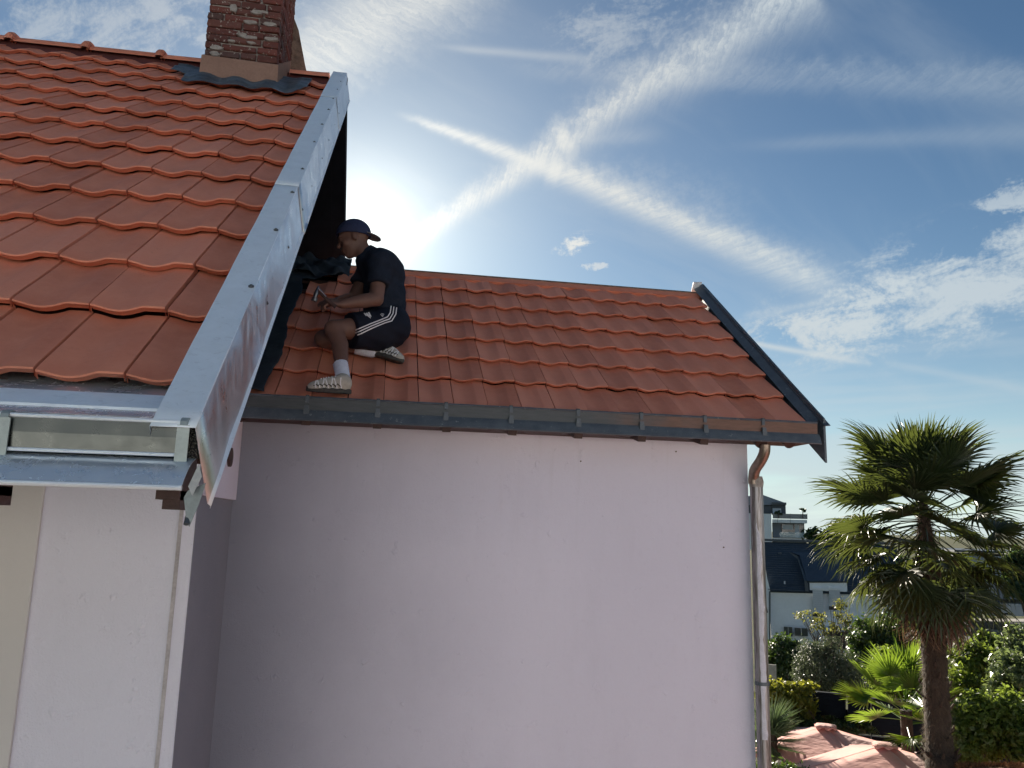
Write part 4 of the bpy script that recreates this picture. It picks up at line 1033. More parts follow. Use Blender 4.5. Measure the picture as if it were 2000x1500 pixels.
# rusty shelter roof at the bottom
sh2 = empty('thatched_roof', atD(1925, 1496, 9.6), 'rusty brown thatched shelter top at the very bottom right', 'shelter')
m = MB(); pts = []
for k in range(25):
    px = 1862+k*5.6; yy = 1500-8*math.sin(math.pi*min(1, k/24))**.6
    pts.append(atD(px, yy, 9.6))
m.extr(pts+[atD(1999, 1560, 9.6), atD(1860, 1560, 9.6)], BU*-.9); m.build('thatch', M_RUST, sh2)
Vh, Fh = [], []
c0 = np.array([atD(1870+rng.random()*128, 1492+rng.random()*6, 9.5+rng.random()*.1) for _ in range(500)])
Vh, Fh = leaf_faces(c0, np.tile(BU*-1, (500, 1))+rng.normal(size=(500, 3))*.5, np.full(500, .04), np.full(500, .005)); link('straw', mesh_np(Vh, Fh, M_RUST), sh2, 'stuff')

# right-hand building with stairs and garage
Dr = 98
rb = empty('roadside_building', atD(1950, 1207, Dr), 'grey and white building with garage door and outside steps beyond the road', 'building')
part('upper_wall', flat('pale_grey_facade', (.36, .37, .40), .9, var=.05, sc=.4), rb, 1868, 1084, 2060, 1174, Dr, 14)
part('base_wall', flat('pale_base_facade', (.55, .54, .52), .9, var=.06, sc=.4), rb, 1868, 1174.2, 2060, 1207, Dr-.4, 14)
part('garage_door', flat('garage_grey', (.38, .38, .38), .7), rb, 1924, 1189, 1945, 1203.5, Dr-.5, .15)
part('cellar_window', M_BLACK, rb, 1962, 1197, 1978, 1201, Dr-.5, .1)
for px in (1911, 1934): part('wall_lamp', M_BLACK, rb, px, 1180, px+4, 1184, Dr-.7, .3)
part('downpipe', M_DGREY, rb, 1950, 1130, 1951.2, 1206, Dr-.6, .1)
part('doorway', flat('ochre_door', (.30, .24, .14), .7), rb, 1959, 1178, 1965, 1190, Dr-.5, .1)
for k in range(7): part('step', M_PAVE, rb, 1888+k*3.4, 1204-k*3.6, 1891.6+k*3.4+3, 1207, Dr-1.8-.0*k, 1.2)
MB().tube([atD(1900, 1178, Dr-2), atD(1920, 1198, Dr-2)], .06, 6).build('handrail', M_WHITE, rb)
part('roof', M_SLATE, rb, 1864, 1074, 2065, 1084, Dr-.4, 15)
# road
def ground_quad(name, pix, m, lift, D0=None):
    pts = []
    for (x, y) in pix:
        d = ray(x, y); t = 40.0
        for _ in range(60):
            p = d*t; gz = gheight(p[0], p[1])+lift
            t *= gz/p[2]
        pts.append(d*t)
    return MB().extr(pts, (0, 0, -.05 if lift < .1 else -.14)).build(name, m, kind='structure')
ground_quad('road', [(1790, 1214), (2080, 1216), (2120, 1262), (1740, 1256)], M_ASPH, .03)
ground_quad('pavement', [(1790, 1207.5), (2080, 1209), (2080, 1214.5), (1790, 1213)], M_PAVE, .12)
ground_quad('road_marking', [(1876, 1223.5), (1910, 1224.5), (2010, 1240), (1998, 1243), (1915, 1229), (1876, 1226.5)], flat('worn_road_paint', (.34, .33, .29), .8), .045)

# houses added behind the camera, out of view, to bounce light and fill reflections
for k, (x0, w_, h_) in enumerate(((-26, 11, 7.4), (-13, 10, 7.9), (-1.5, 12, 7.4), (12, 10, 7.8), (24, 12, 7.4))):
    o = empty('added_house', (x0+w_/2, -22, GZ), ['far left', 'second', 'middle', 'fourth', 'far right'][k]+' cream house of the added bounce-light row behind the camera', 'house', 'added houses behind the camera')
    f_ = MB().box(x0, x0+w_, -30, -20, GZ, GZ+h_).build('wall', M_WHITE, o)
    MB().extr([(x0-.3, -19.5, GZ+h_-.1), (x0-.3, -25, GZ+h_+3.4), (x0-.3, -30.5, GZ+h_-.1)], (w_+.6, 0, 0)).build('roof', M_SLATE, o)
    for c_ in range(3):
        for r2_ in range(2):
            wx = x0+1.2+c_*(w_-2.4)/2.4; wn = MB().box(wx, wx+1.1, -20.0, -19.95, GZ+1+r2_*2.8, GZ+2.3+r2_*2.8).build('window', M_GLASS, o)
# ------------------------------------------------------------------ palms
def frond_mesh(name, m, pet, rad, nseg, spread, droop, fold, seed, wseg=.020, petdroop=.05):
    r = random.Random(seed); V_, F_ = [], []
    # petiole
    pp_ = []
    for k in range(6):
        f = k/5; pp_.append(np.array([pet*f, 0, -petdroop*f*f]))
    hub = pp_[-1]
    for k, p in enumerate(pp_):
        w = .011*(1-.35*k/5)
        V_ += [tuple(p+(0, -w, 0)), tuple(p+(0, w, 0)), tuple(p+(0, 0, w*.9))]
    for k in range(5):
        a = k*3
        F_ += [(a, a+1, a+4, a+3), (a+1, a+2, a+5, a+4), (a+2, a, a+3, a+5)]
    for i in range(nseg):
        t = (i+.5)/nseg*2-1; ang_ = t*spread; L = rad*(1-.30*abs(t)**2)*r.uniform(.9, 1.06)
        d0 = np.array([math.cos(ang_), math.sin(ang_), 0]); side = np.array([-math.sin(ang_), math.cos(ang_), 0])
        dr = droop*r.uniform(.6, 1.4); kink = r.uniform(.45, .75); o = len(V_); ns = 6
        p = hub.copy(); dirv = d0+np.array([0, 0, fold*abs(t)]); dirv = nrm(dirv); step = L/(ns-1); w0 = wseg
        tw = r.uniform(-.25, .25)
        for k in range(ns):
            f = k/(ns-1); w = w0*(.35+1.5*f if f < .4 else (.95*(1-(f-.4)/.6)**.75+.02))
            sd = side*math.cos(tw*f*3)+np.array([0, 0, 1])*math.sin(tw*f*3)
            up_ = np.array([0, 0, 1])*w*.55
            V_ += [tuple(p-sd*w+up_*0), tuple(p-up_), tuple(p+sd*w)]
            if f > kink*.6: dirv = nrm(dirv+np.array([0, 0, -dr*(f**1.3)])+np.array([r.uniform(-.04, .04), r.uniform(-.04, .04), 0]))
            p = p+dirv*step
        for k in range(ns-1):
            a = o+k*3; F_ += [(a, a+1, a+4, a+3), (a+1, a+2, a+5, a+4)]
    me = mesh(V_, F_, m, False, name); return me
def palm(name, label, cat, heart, trunk_base, fr_list, n_f, scale, hangs, trunk_r, seed, drop_=.30):
    r = random.Random(seed); heart = np.asarray(heart); o = empty(name, trunk_base, label, cat)
    for k in range(n_f):
        f = (k+.5)/n_f; el = math.radians(86-f*hangs+r.uniform(-7, 7)); az = k*2.39996+r.uniform(-.25, .25)
        kind = fr_list(f, r); me = kind
        fo = bpy.data.objects.new('frond', me); COL.objects.link(fo); fo.parent = o
        sc_ = scale*r.uniform(.88, 1.1)*(.9 if f < .1 else 1)
        M_ = Matrix.Rotation(az, 4, 'Z') @ Matrix.Rotation(-el, 4, 'Y') @ Matrix.Rotation(r.uniform(-.5, .5), 4, 'X')
        h = heart+np.array([0, 0, -drop_*f*scale])
        fo.location = Vector(h-np.asarray(o.location)); fo.rotation_euler = M_.to_euler(); fo.scale = (sc_,)*3
    return o
F_up = [frond_mesh('frond_upright', M_PALM, .46, .60, 26, 1.65, .02, .28, s, .0240, .0) for s in (1, 2)]
F_mid = [frond_mesh('frond_open', M_PALM, .62, .62, 28, 1.9, .40, .14, s, .0200, .04) for s in (3, 4, 5)]
F_low = [frond_mesh('frond_drooping', M_PALM, .66, .62, 28, 1.9, .62, .04, s, .0165, .14) for s in (6, 7, 8)]
F_yel = [frond_mesh('frond_yellowing', M_PALMY, .64, .56, 28, 1.9, .7, .02, 9, .0160, .14)]
F_dead = [frond_mesh('frond_dead', M_PALMD, .60, .54, 28, 1.3, 1.4, .0, s, .0105, .30) for s in (10, 11, 12)]
def pick(f, r):
    if f < .13: return r.choice(F_up)
    if f < .45: return r.choice(F_mid)
    if f < .80: return r.choice(F_low) if r.random() > .06 else F_yel[0]
    if f < .84: return r.choice(F_low+F_yel)
    return r.choice(F_dead)
Dp = 9.9
hp = atD(1802, 975, Dp); b0 = atD(1842, 1560, Dp-.3); zg = GZ
tb = (b0[0], b0[1], zg)
pal = palm('palm_tree', 'tall shaggy fan palm with skirt of dead brown fronds, right of the house', 'palm tree', hp, tb, pick, 102, 1.0, 162, .18, 4, .50)
# trunk
tp = [np.array(tb), (np.array([b0[0], b0[1], b0[2]])), atD(1834, 1450, Dp-.1), atD(1826, 1300, Dp), atD(1818, 1160, Dp), hp+(0, 0, -.35), hp+(0, 0, .05)]
tr_ = [.19, .14, .125, .118, .12, .07, .03]
cp = catmull(tp, 14); rad = [float(np.interp(i/(len(cp)-1)*(len(tp)-1), range(len(tp)), tr_)) for i in range(len(cp))]
V_, F_ = [], []; nn_ = 26
for i, p in enumerate(cp):
    for k in range(nn_):
        a = 2*math.pi*k/nn_; q = rad[i]*(1+.03*math.sin(5*a+i*1.3)+.035*rng.normal()+.06*(i % 2))
        V_.append((p[0]+q*math.cos(a), p[1]+q*math.sin(a), p[2]))
for i in range(len(cp)-1):
    for k in range(nn_): F_.append((i*nn_+k, i*nn_+(k+1) % nn_, (i+1)*nn_+(k+1) % nn_, (i+1)*nn_+k))
link('trunk', mesh(V_, F_, M_PTRUNK, True), pal)
# fibre hairs
nh = 16000; ii = rng.random(nh)**.9*(len(cp)-16)+10; aa = rng.random(nh)*2*math.pi
cpa = np.array(cp); i0 = ii.astype(int); fr_ = (ii-i0)[:, None]; ctr = cpa[i0]*(1-fr_)+cpa[np.minimum(i0+1, len(cp)-1)]*fr_; rr2 = np.array(rad)[i0]*(.93+.1*rng.random(nh))
outd = np.stack([np.cos(aa), np.sin(aa), np.zeros(nh)], 1); basep = ctr+outd*rr2[:, None]
ln = (.03+.06*rng.random(nh))[:, None]; dirh = outd*(.35+.5*rng.random(nh))[:, None]+np.array([0, 0, -.8])+rng.normal(size=(nh, 3))*.35
tip = basep+dirh*ln; sd = np.cross(outd, dirh); sd /= np.linalg.norm(sd, axis=1)[:, None]
VV = np.stack([basep-sd*.0016, basep+sd*.0016, tip], 1).reshape(-1, 3)
link('trunk_fibre', mesh_np(VV, np.arange(3*nh).reshape(-1, 3), M_HAIR), pal, 'stuff')
# old leaf-base stubs
r3 = random.Random(8)
for k in range(70):
    i = r3.randint(16, len(cp)-22); a = k*2.4+r3.uniform(-.3, .3); od = np.array([math.cos(a), math.sin(a), 0]); p = np.array(cp[i])+od*rad[i]*.9
    MB().tube([p, p+od*.05+np.array([0, 0, .03]), p+od*r3.uniform(.06, .09)+np.array([0, 0, .07])], [.018, .013, .009], 5).build('leaf_stub', M_HAIR if r3.random() < .3 else M_PTRUNK, pal)
# young fan palm
F_y = [frond_mesh('frond_young', M_FAN, .50, .48, 30, 1.9, .12, .15, s, .020, .03) for s in (20, 21, 22)]
hy = atD(1768, 1372, 12.6)
palm('young_fan_palm', 'bright yellow-green young fan palm left of the tall palm trunk', 'palm', hy, (hy[0], hy[1], GZ), lambda f, r: r.choice(F_y), 22, 1.0, 95, .08, 12)
oy = [o for o in bpy.data.objects if o.name.startswith('young_fan_palm')][0]
MB().tube([(hy[0], hy[1], GZ), hy+(0, 0, -.1)], [.10, .08], 10).build('trunk', M_PTRUNK, oy, True)
# yucca beside the downpipe
F_k = [frond_mesh('blade_tuft', leafmat('yucca_leaf', [(.05, .08, .04), (.09, .13, .07), (.15, .19, .12)], (.2, .3, .1), .25, .3), .06, .52, 22, 1.6, .10, .1, 30, .012, .0)]
hk = atD(1508, 1420, 12.8)
palm('yucca', 'spiky yucca with narrow pale leaves beside the downpipe', 'yucca', hk, (hk[0], hk[1], GZ), lambda f, r: F_k[0], 16, 1.0, 120, .08, 14)
MB().tube([(hk[0], hk[1], GZ), hk], .07, 8).build('trunk', M_PTRUNK, [o for o in bpy.data.objects if o.name == 'yucca'][0], True)

# ------------------------------------------------------------------ parasols
def parasol(pk, D_, half, rise, rot, label, first=None):
    top = atD(*pk, D_); o = empty('parasol', (top[0], top[1], GZ+.06), label, 'parasol', 'parasols on the terrace')
    cor = []
    for k in range(4):
        a = rot+k*math.pi/2; cor.append(np.array([math.cos(a)*half, math.sin(a)*half, -rise]))
    for k in range(4):
        a, b = cor[k], cor[(k+1) % 4]; N_ = 12; vs = []; fs = []; ids = {}
        for i in range(N_+1):
            for j in range(N_+1-i):
                u, v = i/N_, j/N_; p = a*u+b*v
                sag = -.010*math.sin(math.pi*min(1, u+v))*(4*u*v/max(1e-6, (u+v)**2)) - .012*(4*u*v)
                ids[i, j] = len(vs); vs.append(top+p+np.array([0, 0, sag+.0015*math.sin(9*u+14*v)]))
        for i in range(N_):
            for j in range(N_-i):
                fs.append((ids[i, j], ids[i+1, j], ids[i, j+1]))
                if i+j < N_-1: fs.append((ids[i+1, j], ids[i+1, j+1], ids[i, j+1]))
        # valance
        vo = len(vs)
        po = link('canopy_panel', mesh(vs, fs, M_PARA, True), o); md = po.modifiers.new('t', 'SOLIDIFY'); md.thickness = .004
        MB().tube([top+cor[k]*.05-(0, 0, .02), top+cor[k]*.99-(0, 0, .012)], .010, 6).build('rib', M_DGREY, o)
    # vent cap with ruffled edge
    n_ = 40; vs = [tuple(top+(0, 0, .040))]; 
    for ring_, (rr0, dz0) in enumerate(((.09, .020), (.17, -.012))):
        for k in range(n_):
            a = 2*math.pi*k/n_; ru = .016*math.sin(a*8+ring_) if ring_ else 0; rr1 = rr0*(1+.12*math.sin(a*4+.5))
            vs.append(tuple(top+(math.cos(a)*rr1, math.sin(a)*rr1, dz0+ru+.01)))
    fs = [(0, 1+k, 1+(k+1) % n_) for k in range(n_)]+[(1+k, 1+n_+k, 1+n_+(k+1) % n_, 1+(k+1) % n_) for k in range(n_)]
    vo = link('vent_cap', mesh(vs, fs, M_PARA, True), o); md = vo.modifiers.new('t', 'SOLIDIFY'); md.thickness = .004
    MB().tube([(top[0], top[1], GZ+.06), tuple(top-(0, 0, .02))], .022, 10).build('pole', M_DGREY, o, True)
    MB().tube([(top[0], top[1], GZ+.06), (top[0], top[1], GZ+.14)], .25, 20).build('base', M_PAVE, o, True)
parasol((1612, 1419), 13.4, 1.42, .36, math.radians(-95), 'faded pink parasol nearer the house wall, further back of the two')
parasol((1728, 1456), 12.2, 1.55, .38, math.radians(-92), 'faded pink parasol in front, beside the palm trunk')

# ------------------------------------------------------------------ the roofer
def capsule(P_, a, b, ra, rb):
    a, b = np.asarray(a), np.asarray(b); ab = b-a; t = np.clip(((P_-a)@ab)/(ab@ab), 0, 1)
    return np.linalg.norm(P_-a-t[..., None]*ab, axis=-1)-(ra+(rb-ra)*t)
def ellip(P_, c, r, Rm=None):
    q = P_-np.asarray(c)
    if Rm is not None: q = q@np.asarray(Rm).T
    q = q/np.asarray(r); k = np.linalg.norm(q, axis=-1); return (k-1)*min(r)
def smin(a, b, k): h = np.clip(.5+.5*(b-a)/k, 0, 1); return b*(1-h)+a*h-k*h*(1-h)
def surf(fn, lo, hi, h):
    lo = np.asarray(lo, float); n = np.ceil((np.asarray(hi)-lo)/h).astype(int)+1
    gx = [lo[i]+h*np.arange(n[i]) for i in range(3)]
    Gd = np.stack(np.meshgrid(*gx, indexing='ij'), -1).astype(np.float32)
    val = np.empty(n, np.float32)
    for i in range(n[0]): val[i] = fn(Gd[i])
    ins = val < 0
    c8 = sum(ins[dx:n[0]-1+dx, dy:n[1]-1+dy, dz_:n[2]-1+dz_].astype(np.int8) for dx in (0, 1) for dy in (0, 1) for dz_ in (0, 1))
    act = (c8 > 0) & (c8 < 8); idx = -np.ones(act.shape, int); cells = np.argwhere(act); idx[act] = np.arange(len(cells))
    acc = np.zeros((len(cells), 3)); cnt = np.zeros(len(cells))
    cor = [(a, b, c) for a in (0, 1) for b in (0, 1) for c in (0, 1)]
    for a in cor:
        for ax in range(3):
            if a[ax] == 1: continue
            b = list(a); b[ax] = 1
            va = val[tuple((cells+a).T)]; vb = val[tuple((cells+b).T)]; msk = (va < 0) != (vb < 0)
            t = np.where(msk, va/np.where(msk, va-vb, 1), 0); p = cells+np.array(a)+0.; p = p.astype(float); p[:, ax] += t
            acc[msk] += p[msk]; cnt[msk] += 1
    Vv = lo+h*acc/cnt[:, None]; Fs = []
    for ax in range(3):
        o1, o2 = [i for i in range(3) if i != ax]
        sl0 = [slice(None)]*3; sl1 = [slice(None)]*3; sl0[ax] = slice(0, n[ax]-1); sl1[ax] = slice(1, n[ax])
        ch_ = ins[tuple(sl0)] != ins[tuple(sl1)]; e = np.argwhere(ch_)
        ok = (e[:, o1] > 0) & (e[:, o2] > 0) & (e[:, o1] < n[o1]-1) & (e[:, o2] < n[o2]-1); e = e[ok]
        def off(a, b): q = e.copy(); q[:, o1] -= a; q[:, o2] -= b; return idx[tuple(q.T)]
        qd = np.stack([off(1, 1), off(0, 1), off(0, 0), off(1, 0)], 1)
        inside = ins[tuple(e.T)]; flip = inside if ax != 1 else ~inside
        qd[~flip] = qd[~flip][:, ::-1]; Fs.append(qd)
    return Vv, np.concatenate(Fs)
def ypt(px, py, Y): return at(px, py, Y)
J = dict(pel=ypt(752, 632, 4.97), hl=ypt(742, 640, 4.87), hr=ypt(742, 640, 5.07), kl=ypt(652, 643, 4.70), al=ypt(669, 732, 4.50),
         kr=ypt(632, 662, 4.89), ar=ypt(716, 684, 4.90), ch=ypt(750, 540, 4.97), wa=ypt(751, 590, 4.97), nk=ypt(716, 493, 4.97), sl=ypt(742, 515, 4.80), sr=ypt(728, 510, 5.13),
         hd=ypt(690, 468, 4.97), el=ypt(735, 584, 4.74), wl=ypt(668, 594, 4.68), er=ypt(690, 585, 5.08), wr=ypt(655, 590, 4.95))
HX = nrm(at(600, 498, 4.97)-at(690, 470, 4.97))       # facing direction (towards image left, a little down)
HYv = np.array([0, 1.0, 0]); HZ = nrm(np.cross(HX, HYv)); 
if HZ[2] < 0: HZ = -HZ
HR = np.stack([HX, HYv, HZ])
hd = J['hd']
def hl(a, b, c): return hd+HX*a+HYv*b+HZ*c
def f_head(P_):
    d = ellip(P_, hl(-.012, 0, .025), (.096, .073, .092), HR)
    d = smin(d, ellip(P_, hl(.028, 0, -.045), (.060, .055, .065), HR), .03)
    d = smin(d, ellip(P_, hl(.060, 0, -.092), (.024, .026, .022), HR), .022)       # chin
    d = smin(d, ellip(P_, hl(.074, 0, .030), (.020, .050, .012), HR), .014)       # brow
    d = smin(d, capsule(P_, hl(.085, 0, .012), hl(.107, 0, -.018), .009, .012), .010)   # nose
    d = smin(d, ellip(P_, hl(.086, 0, -.052), (.014, .024, .008), HR), .010)
    d = smin(d, ellip(P_, hl(.085, 0, -.068), (.012, .020, .007), HR), .008)
    for s in (-1, 1):
        d = -smin(-d, ellip(P_, hl(.092, .030*s, .006), (.016, .018, .011), HR), .010)
        d = np.minimum(d, ellip(P_, hl(.078, .030*s, .006), (.013, .013, .012), HR))
        d = smin(d, ellip(P_, hl(-.012, .074*s, -.006), (.020, .010, .032), HR), .006)
        d = smin(d, ellip(P_, hl(.055, .042*s, -.022), (.025, .018, .02), HR), .015)
    return d
def hand(P_, w, dirh, palm_n, curl, side):
    dirh = nrm(dirh); pn = nrm(palm_n-dirh*(np.asarray(palm_n)@dirh)); sd = np.cross(dirh, pn)*side
    c = w+dirh*.05; Rm = np.stack([dirh, sd, pn]); d = ellip(P_, c, (.052, .042, .019), Rm)
    for k, (o, L) in enumerate(((-.030, .062), (-.010, .072), (.011, .068), (.030, .052))):
        b = w+dirh*.088+sd*o; q1 = b+dirh*L*.45*math.cos(curl*.5)+pn*L*.45*math.sin(curl*.5)
        q2 = q1+dirh*L*.33*math.cos(curl*1.3)+pn*L*.33*math.sin(curl*1.3); q3 = q2+dirh*L*.25*math.cos(curl*2)+pn*L*.25*math.sin(curl*2)
        dd = np.minimum(np.minimum(capsule(P_, b, q1, .0095, .009), capsule(P_, q1, q2, .009, .008)), capsule(P_, q2, q3, .008, .007)); d = smin(d, dd, .006)
    t0 = w+dirh*.03-sd*.034; t1 = t0-sd*.018+dirh*.028+pn*.014; t2 = t1+dirh*.026+pn*.014+sd*.004
    return smin(d, np.minimum(capsule(P_, t0, t1, .013, .011), capsule(P_, t1, t2, .011, .009)), .008)
hldir = nrm(ypt(640, 592, 4.66)-J['wl']); hrdir = nrm(ypt(630, 588, 4.86)-J['wr'])
def f_torso(P_, g_=0.):
    d = capsule(P_, J['ch']+(.0, .06, .02), J['ch']+(.0, -.06, .02), .106+g_, .106+g_)
    d = smin(d, capsule(P_, J['ch'], J['wa'], .114+g_, .108+g_), .06)
    d = smin(d, capsule(P_, J['wa']+(0, .04, 0), J['wa']+(0, -.04, 0), .105+g_, .105+g_), .05)
    d = smin(d, capsule(P_, J['wa'], J['pel'], .104+g_, .116+g_), .06)
    d = smin(d, capsule(P_, J['sl'], J['sr'], .072+g_, .072+g_), .06)
    return d
def f_body(P_):
    d = f_torso(P_)
    d = smin(d, capsule(P_, J['nk']-(0, 0, .03), hl(-.02, 0, -.04), .058, .053), .03)
    d = smin(d, f_head(P_), .015)
    for a, b, c, r_0, r_1, r_2 in (('sl', 'el', 'wl', .056, .043, .028), ('sr', 'er', 'wr', .056, .043, .028)):
        d = smin(d, capsule(P_, J[a], J[b], r_0, r_1), .03); f_ = J[b]+(J[c]-J[b])*.35
        d = smin(d, np.minimum(capsule(P_, J[b], f_, r_1*.98, .045), capsule(P_, f_, J[c], .045, r_2)), .015)
    d = smin(d, hand(P_, J['wl'], hldir, (.2, .3, -.6), 1.1, 1), .014); d = smin(d, hand(P_, J['wr'], hrdir, (0, -.2, -1), .45, -1), .014)
    for h_, k_, a_ in (('hl', 'kl', 'al'), ('hr', 'kr', 'ar')):
        d = smin(d, capsule(P_, J[h_], J[k_], .088, .055), .04)
        cf = J[k_]+(J[a_]-J[k_])*.33+(np.array([.018, .02, 0]))
        d = smin(d, np.minimum(capsule(P_, J[k_], cf, .050, .051), capsule(P_, cf, J[a_], .050, .033)), .02)
    return d
man = empty('person', tuple(ypt(655, 772, 4.47)), 'roofer in backwards blue cap and striped shorts crouching on the tiles holding a hammer', 'person')
def sdf_obj(name, fn, lo, hi, h, m, kind=None):
    V_, F_ = surf(fn, lo, hi, h); me = mesh_np(V_, F_, m, True, name); o = link(name, me, man); 
    bm = bmesh.new(); bm.from_mesh(me); bmesh.ops.recalc_face_normals(bm, faces=bm.faces); bmesh.ops.smooth_vert(bm, verts=bm.verts, factor=.35, use_axis_x=True, use_axis_y=True, use_axis_z=True); bm.to_mesh(me); bm.free()
    return o
allj = np.array([J[k] for k in J]); LO = allj.min(0)-.2; HI = allj.max(0)+.2
body = sdf_obj('body', f_body, LO, HI, .0075, M_SKIN)
def wr(P_, f, a): return a*np.sin(P_[..., 0]*f+P_[..., 2]*f*.7)*np.sin(P_[..., 2]*f*.9-P_[..., 1]*f*.5)
def f_shirt(P_):
    d = f_torso(P_, .011)
    d = smin(d, capsule(P_, J['nk']-(0, 0, .06), J['nk']-(0, 0, .015), .075, .066), .03)
    for a, b in (('sl', 'el'), ('sr', 'er')):
        e = J[a]+(J[b]-J[a])*.62; ax_ = nrm(J[b]-J[a]); d = smin(d, np.maximum(capsule(P_, J[a], e+ax_*.03, .074, .068), (P_-e)@ax_), .02)
    up_ = nrm(J['ch']-J['pel'])
    d = np.maximum(d, -((P_-(J['pel']+up_*.045))@up_))
    dn = nrm(J['hd']-J['nk']); d = np.maximum(d, ((P_-(J['nk']+dn*.015))@dn)-np.where(np.linalg.norm(P_-J['nk'], axis=-1) < .13, 0, 1))
    return d+wr(P_, 46, .005)+wr(P_, 23, .007)
shirt = sdf_obj('shirt', f_shirt, LO, HI, .008, M_SHIRT)
def f_shorts(P_):
    up_ = nrm(J['ch']-J['pel'])
    d = capsule(P_, J['wa']*.35+J['pel']*.65, J['pel'], .128, .140)
    d = smin(d, capsule(P_, J['pel']+(.02, .03, -.02), J['pel']+(.03, -.05, -.03), .135, .135), .05)
    for h_, k_, f in (('hl', 'kl', .66), ('hr', 'kr', .62)):
        e = J[h_]+(J[k_]-J[h_])*f; ax_ = nrm(J[k_]-J[h_])
        l = smin(capsule(P_, J[h_], e, .118, .098), capsule(P_, J[h_]+(0, 0, -.05), e+(.0, 0, -.035), .10, .085), .04)
        l = np.maximum(l, ((P_-e)@ax_)-.0); d = smin(d, l, .03)
    d = np.maximum(d, ((P_-(J['pel']+up_*.085))@up_))
    return d+wr(P_, 30, .004)+wr(P_, 55, .0025)
shorts = sdf_obj('shorts', f_shorts, LO, HI, .008, M_SHORT)
# cap worn backwards
def f_cap(P_):
    d = np.abs(ellip(P_, hl(-.014, 0, .030), (.108, .084, .100), HR))-.0045
    q = (P_-hl(0, 0, .034))@HZ; fw = (P_-hl(0, 0, 0))@HX
    return np.maximum(d, -(q-(-.02+.42*np.clip(fw+.02, -.09, .1))))
cap = sdf_obj('cap', f_cap, hd-.2, hd+.2, .005, M_CAP)
def f_brim(P_):
    q = (P_-hl(-.118, 0, -.012)); a = q@HX; b = q@HYv; c = q@HZ
    s = (np.sqrt((a/.052)**2+(b/.066)**2)-1)*.05
    return np.maximum(s, np.abs(c-.85*a+1.6*b*b)-.0055)
sdf_obj('cap_brim', f_brim, hd-.26, hd+.2, .004, M_CAPB)
def f_sock(an, kn, L):
    ax_ = nrm(J[kn]-J[an])
    def f(P_):
        d = capsule(P_, J[an]-ax_*.03, J[an]+ax_*L, .040, .043)+.0016*np.sin((P_@ax_)*420)
        return np.maximum(d, ((P_-(J[an]+ax_*L))@ax_))
    return f
for an, kn, L in (('al', 'kl', .085), ('ar', 'kr', .07)):
    c = J[an]; sdf_obj('sock', f_sock(an, kn, L), c-.16, c+.16, .005, M_SOCK)
def shoe(heel, toe, up_, an, nm):
    heel, toe = np.asarray(heel), np.asarray(toe); ax_ = nrm(toe-heel); up_ = nrm(up_-ax_*(up_@ax_)); sd = np.cross(ax_, up_); L = np.linalg.norm(toe-heel)
    def loc(P_): q = P_-heel; return q@ax_, q@sd, q@up_
    Rm = np.stack([ax_, sd, up_])
    def upper(P_):
        d = ellip(P_, heel+ax_*L*.20+up_*.050, (L*.22, .040, .055), Rm)
        d = smin(d, ellip(P_, heel+ax_*L*.48+up_*.035, (L*.30, .043, .048), Rm), .03)
        d = smin(d, ellip(P_, heel+ax_*L*.78+up_*.020, (L*.235, .046, .036), Rm), .03)
        d = smin(d, capsule(P_, heel+ax_*L*.18+up_*.06, J[an]-up_*.02, .040, .038), .02)
        a, b, c = loc(P_); return np.maximum(d, .012-c)
    def sole(P_):
        a, b, c = loc(P_); e = ellip(np.stack([a, b, 0*c], -1), (L*.5, 0, 0), (L*.53, .053, 1)); e2 = (np.sqrt(((a-L*.5)/(L*.53))**2+(b/.053)**2)-1)*.05
        w_ = .003*np.sin(a*140); top_ = .020+.012*np.clip((a/L-.7)*2, -.3, 1)**2+w_
        return np.maximum(e2, np.maximum(c-top_, -.006-c+.010*np.clip(a/L-.75, 0, 1)))
    lo_ = np.minimum(np.minimum(heel, toe), J[an])-.09; hi_ = np.maximum(np.maximum(heel, toe), J[an])+.10
    up_o = sdf_obj(nm, upper, lo_, hi_, .005, M_SHOE); so = sdf_obj('sole', sole, lo_, hi_, .005, M_SOLE)
    so.parent = up_o; so.location = (0, 0, 0)
    # laces and dark overlays lying on the upper
    bm = BVHTree.FromPolygons([tuple(v.co) for v in up_o.data.vertices], [tuple(p.vertices) for p in up_o.data.polygons])
    def onshoe(f, b, c): p = heel+ax_*L*f+sd*b+up_*c; q, nn, _, _ = bm.find_nearest(Vector(p)); return np.array(q)+np.array(nn)*.001
    m1 = MB(); m2 = MB()
    for s in (-1, 1):
        for k in range(7):
            f = .22+k*.10; m1.tube([onshoe(f, s*.06, .018), onshoe(f+.04, s*.055, .045), onshoe(f+.09*(1 if k % 2 else .3), s*.03, .08)], .0042, 5)
        for k in range(6):
            f = .30+k*.10; m2.tube([onshoe(f-.05, s*.06, .03), onshoe(f+.03, s*.06, .048), onshoe(f+.08, s*.045, .03)], .0035, 5)
    for k in range(6): f = .40+k*.07; m1.tube([onshoe(f, -.03, .1), onshoe(f+.015, 0, .12), onshoe(f, .03, .1)], .0035, 5)
    a_ = m1.build('lace', M_STRIPE, up_o, True); b_2 = m2.build('overlay', M_SOLE, up_o, True)
    for q in (a_, b_2): q.location = (0, 0, 0)
rn2 = n2
shoe(ypt(684, 768, 4.47), ypt(600, 763, 4.44), np.array([0, -.15, 1.]), 'al', 'shoe')
shoe(ypt(728, 694, 4.93), ypt(786, 708, 4.84), np.array([.5, -.1, .9]), 'ar', 'shoe')
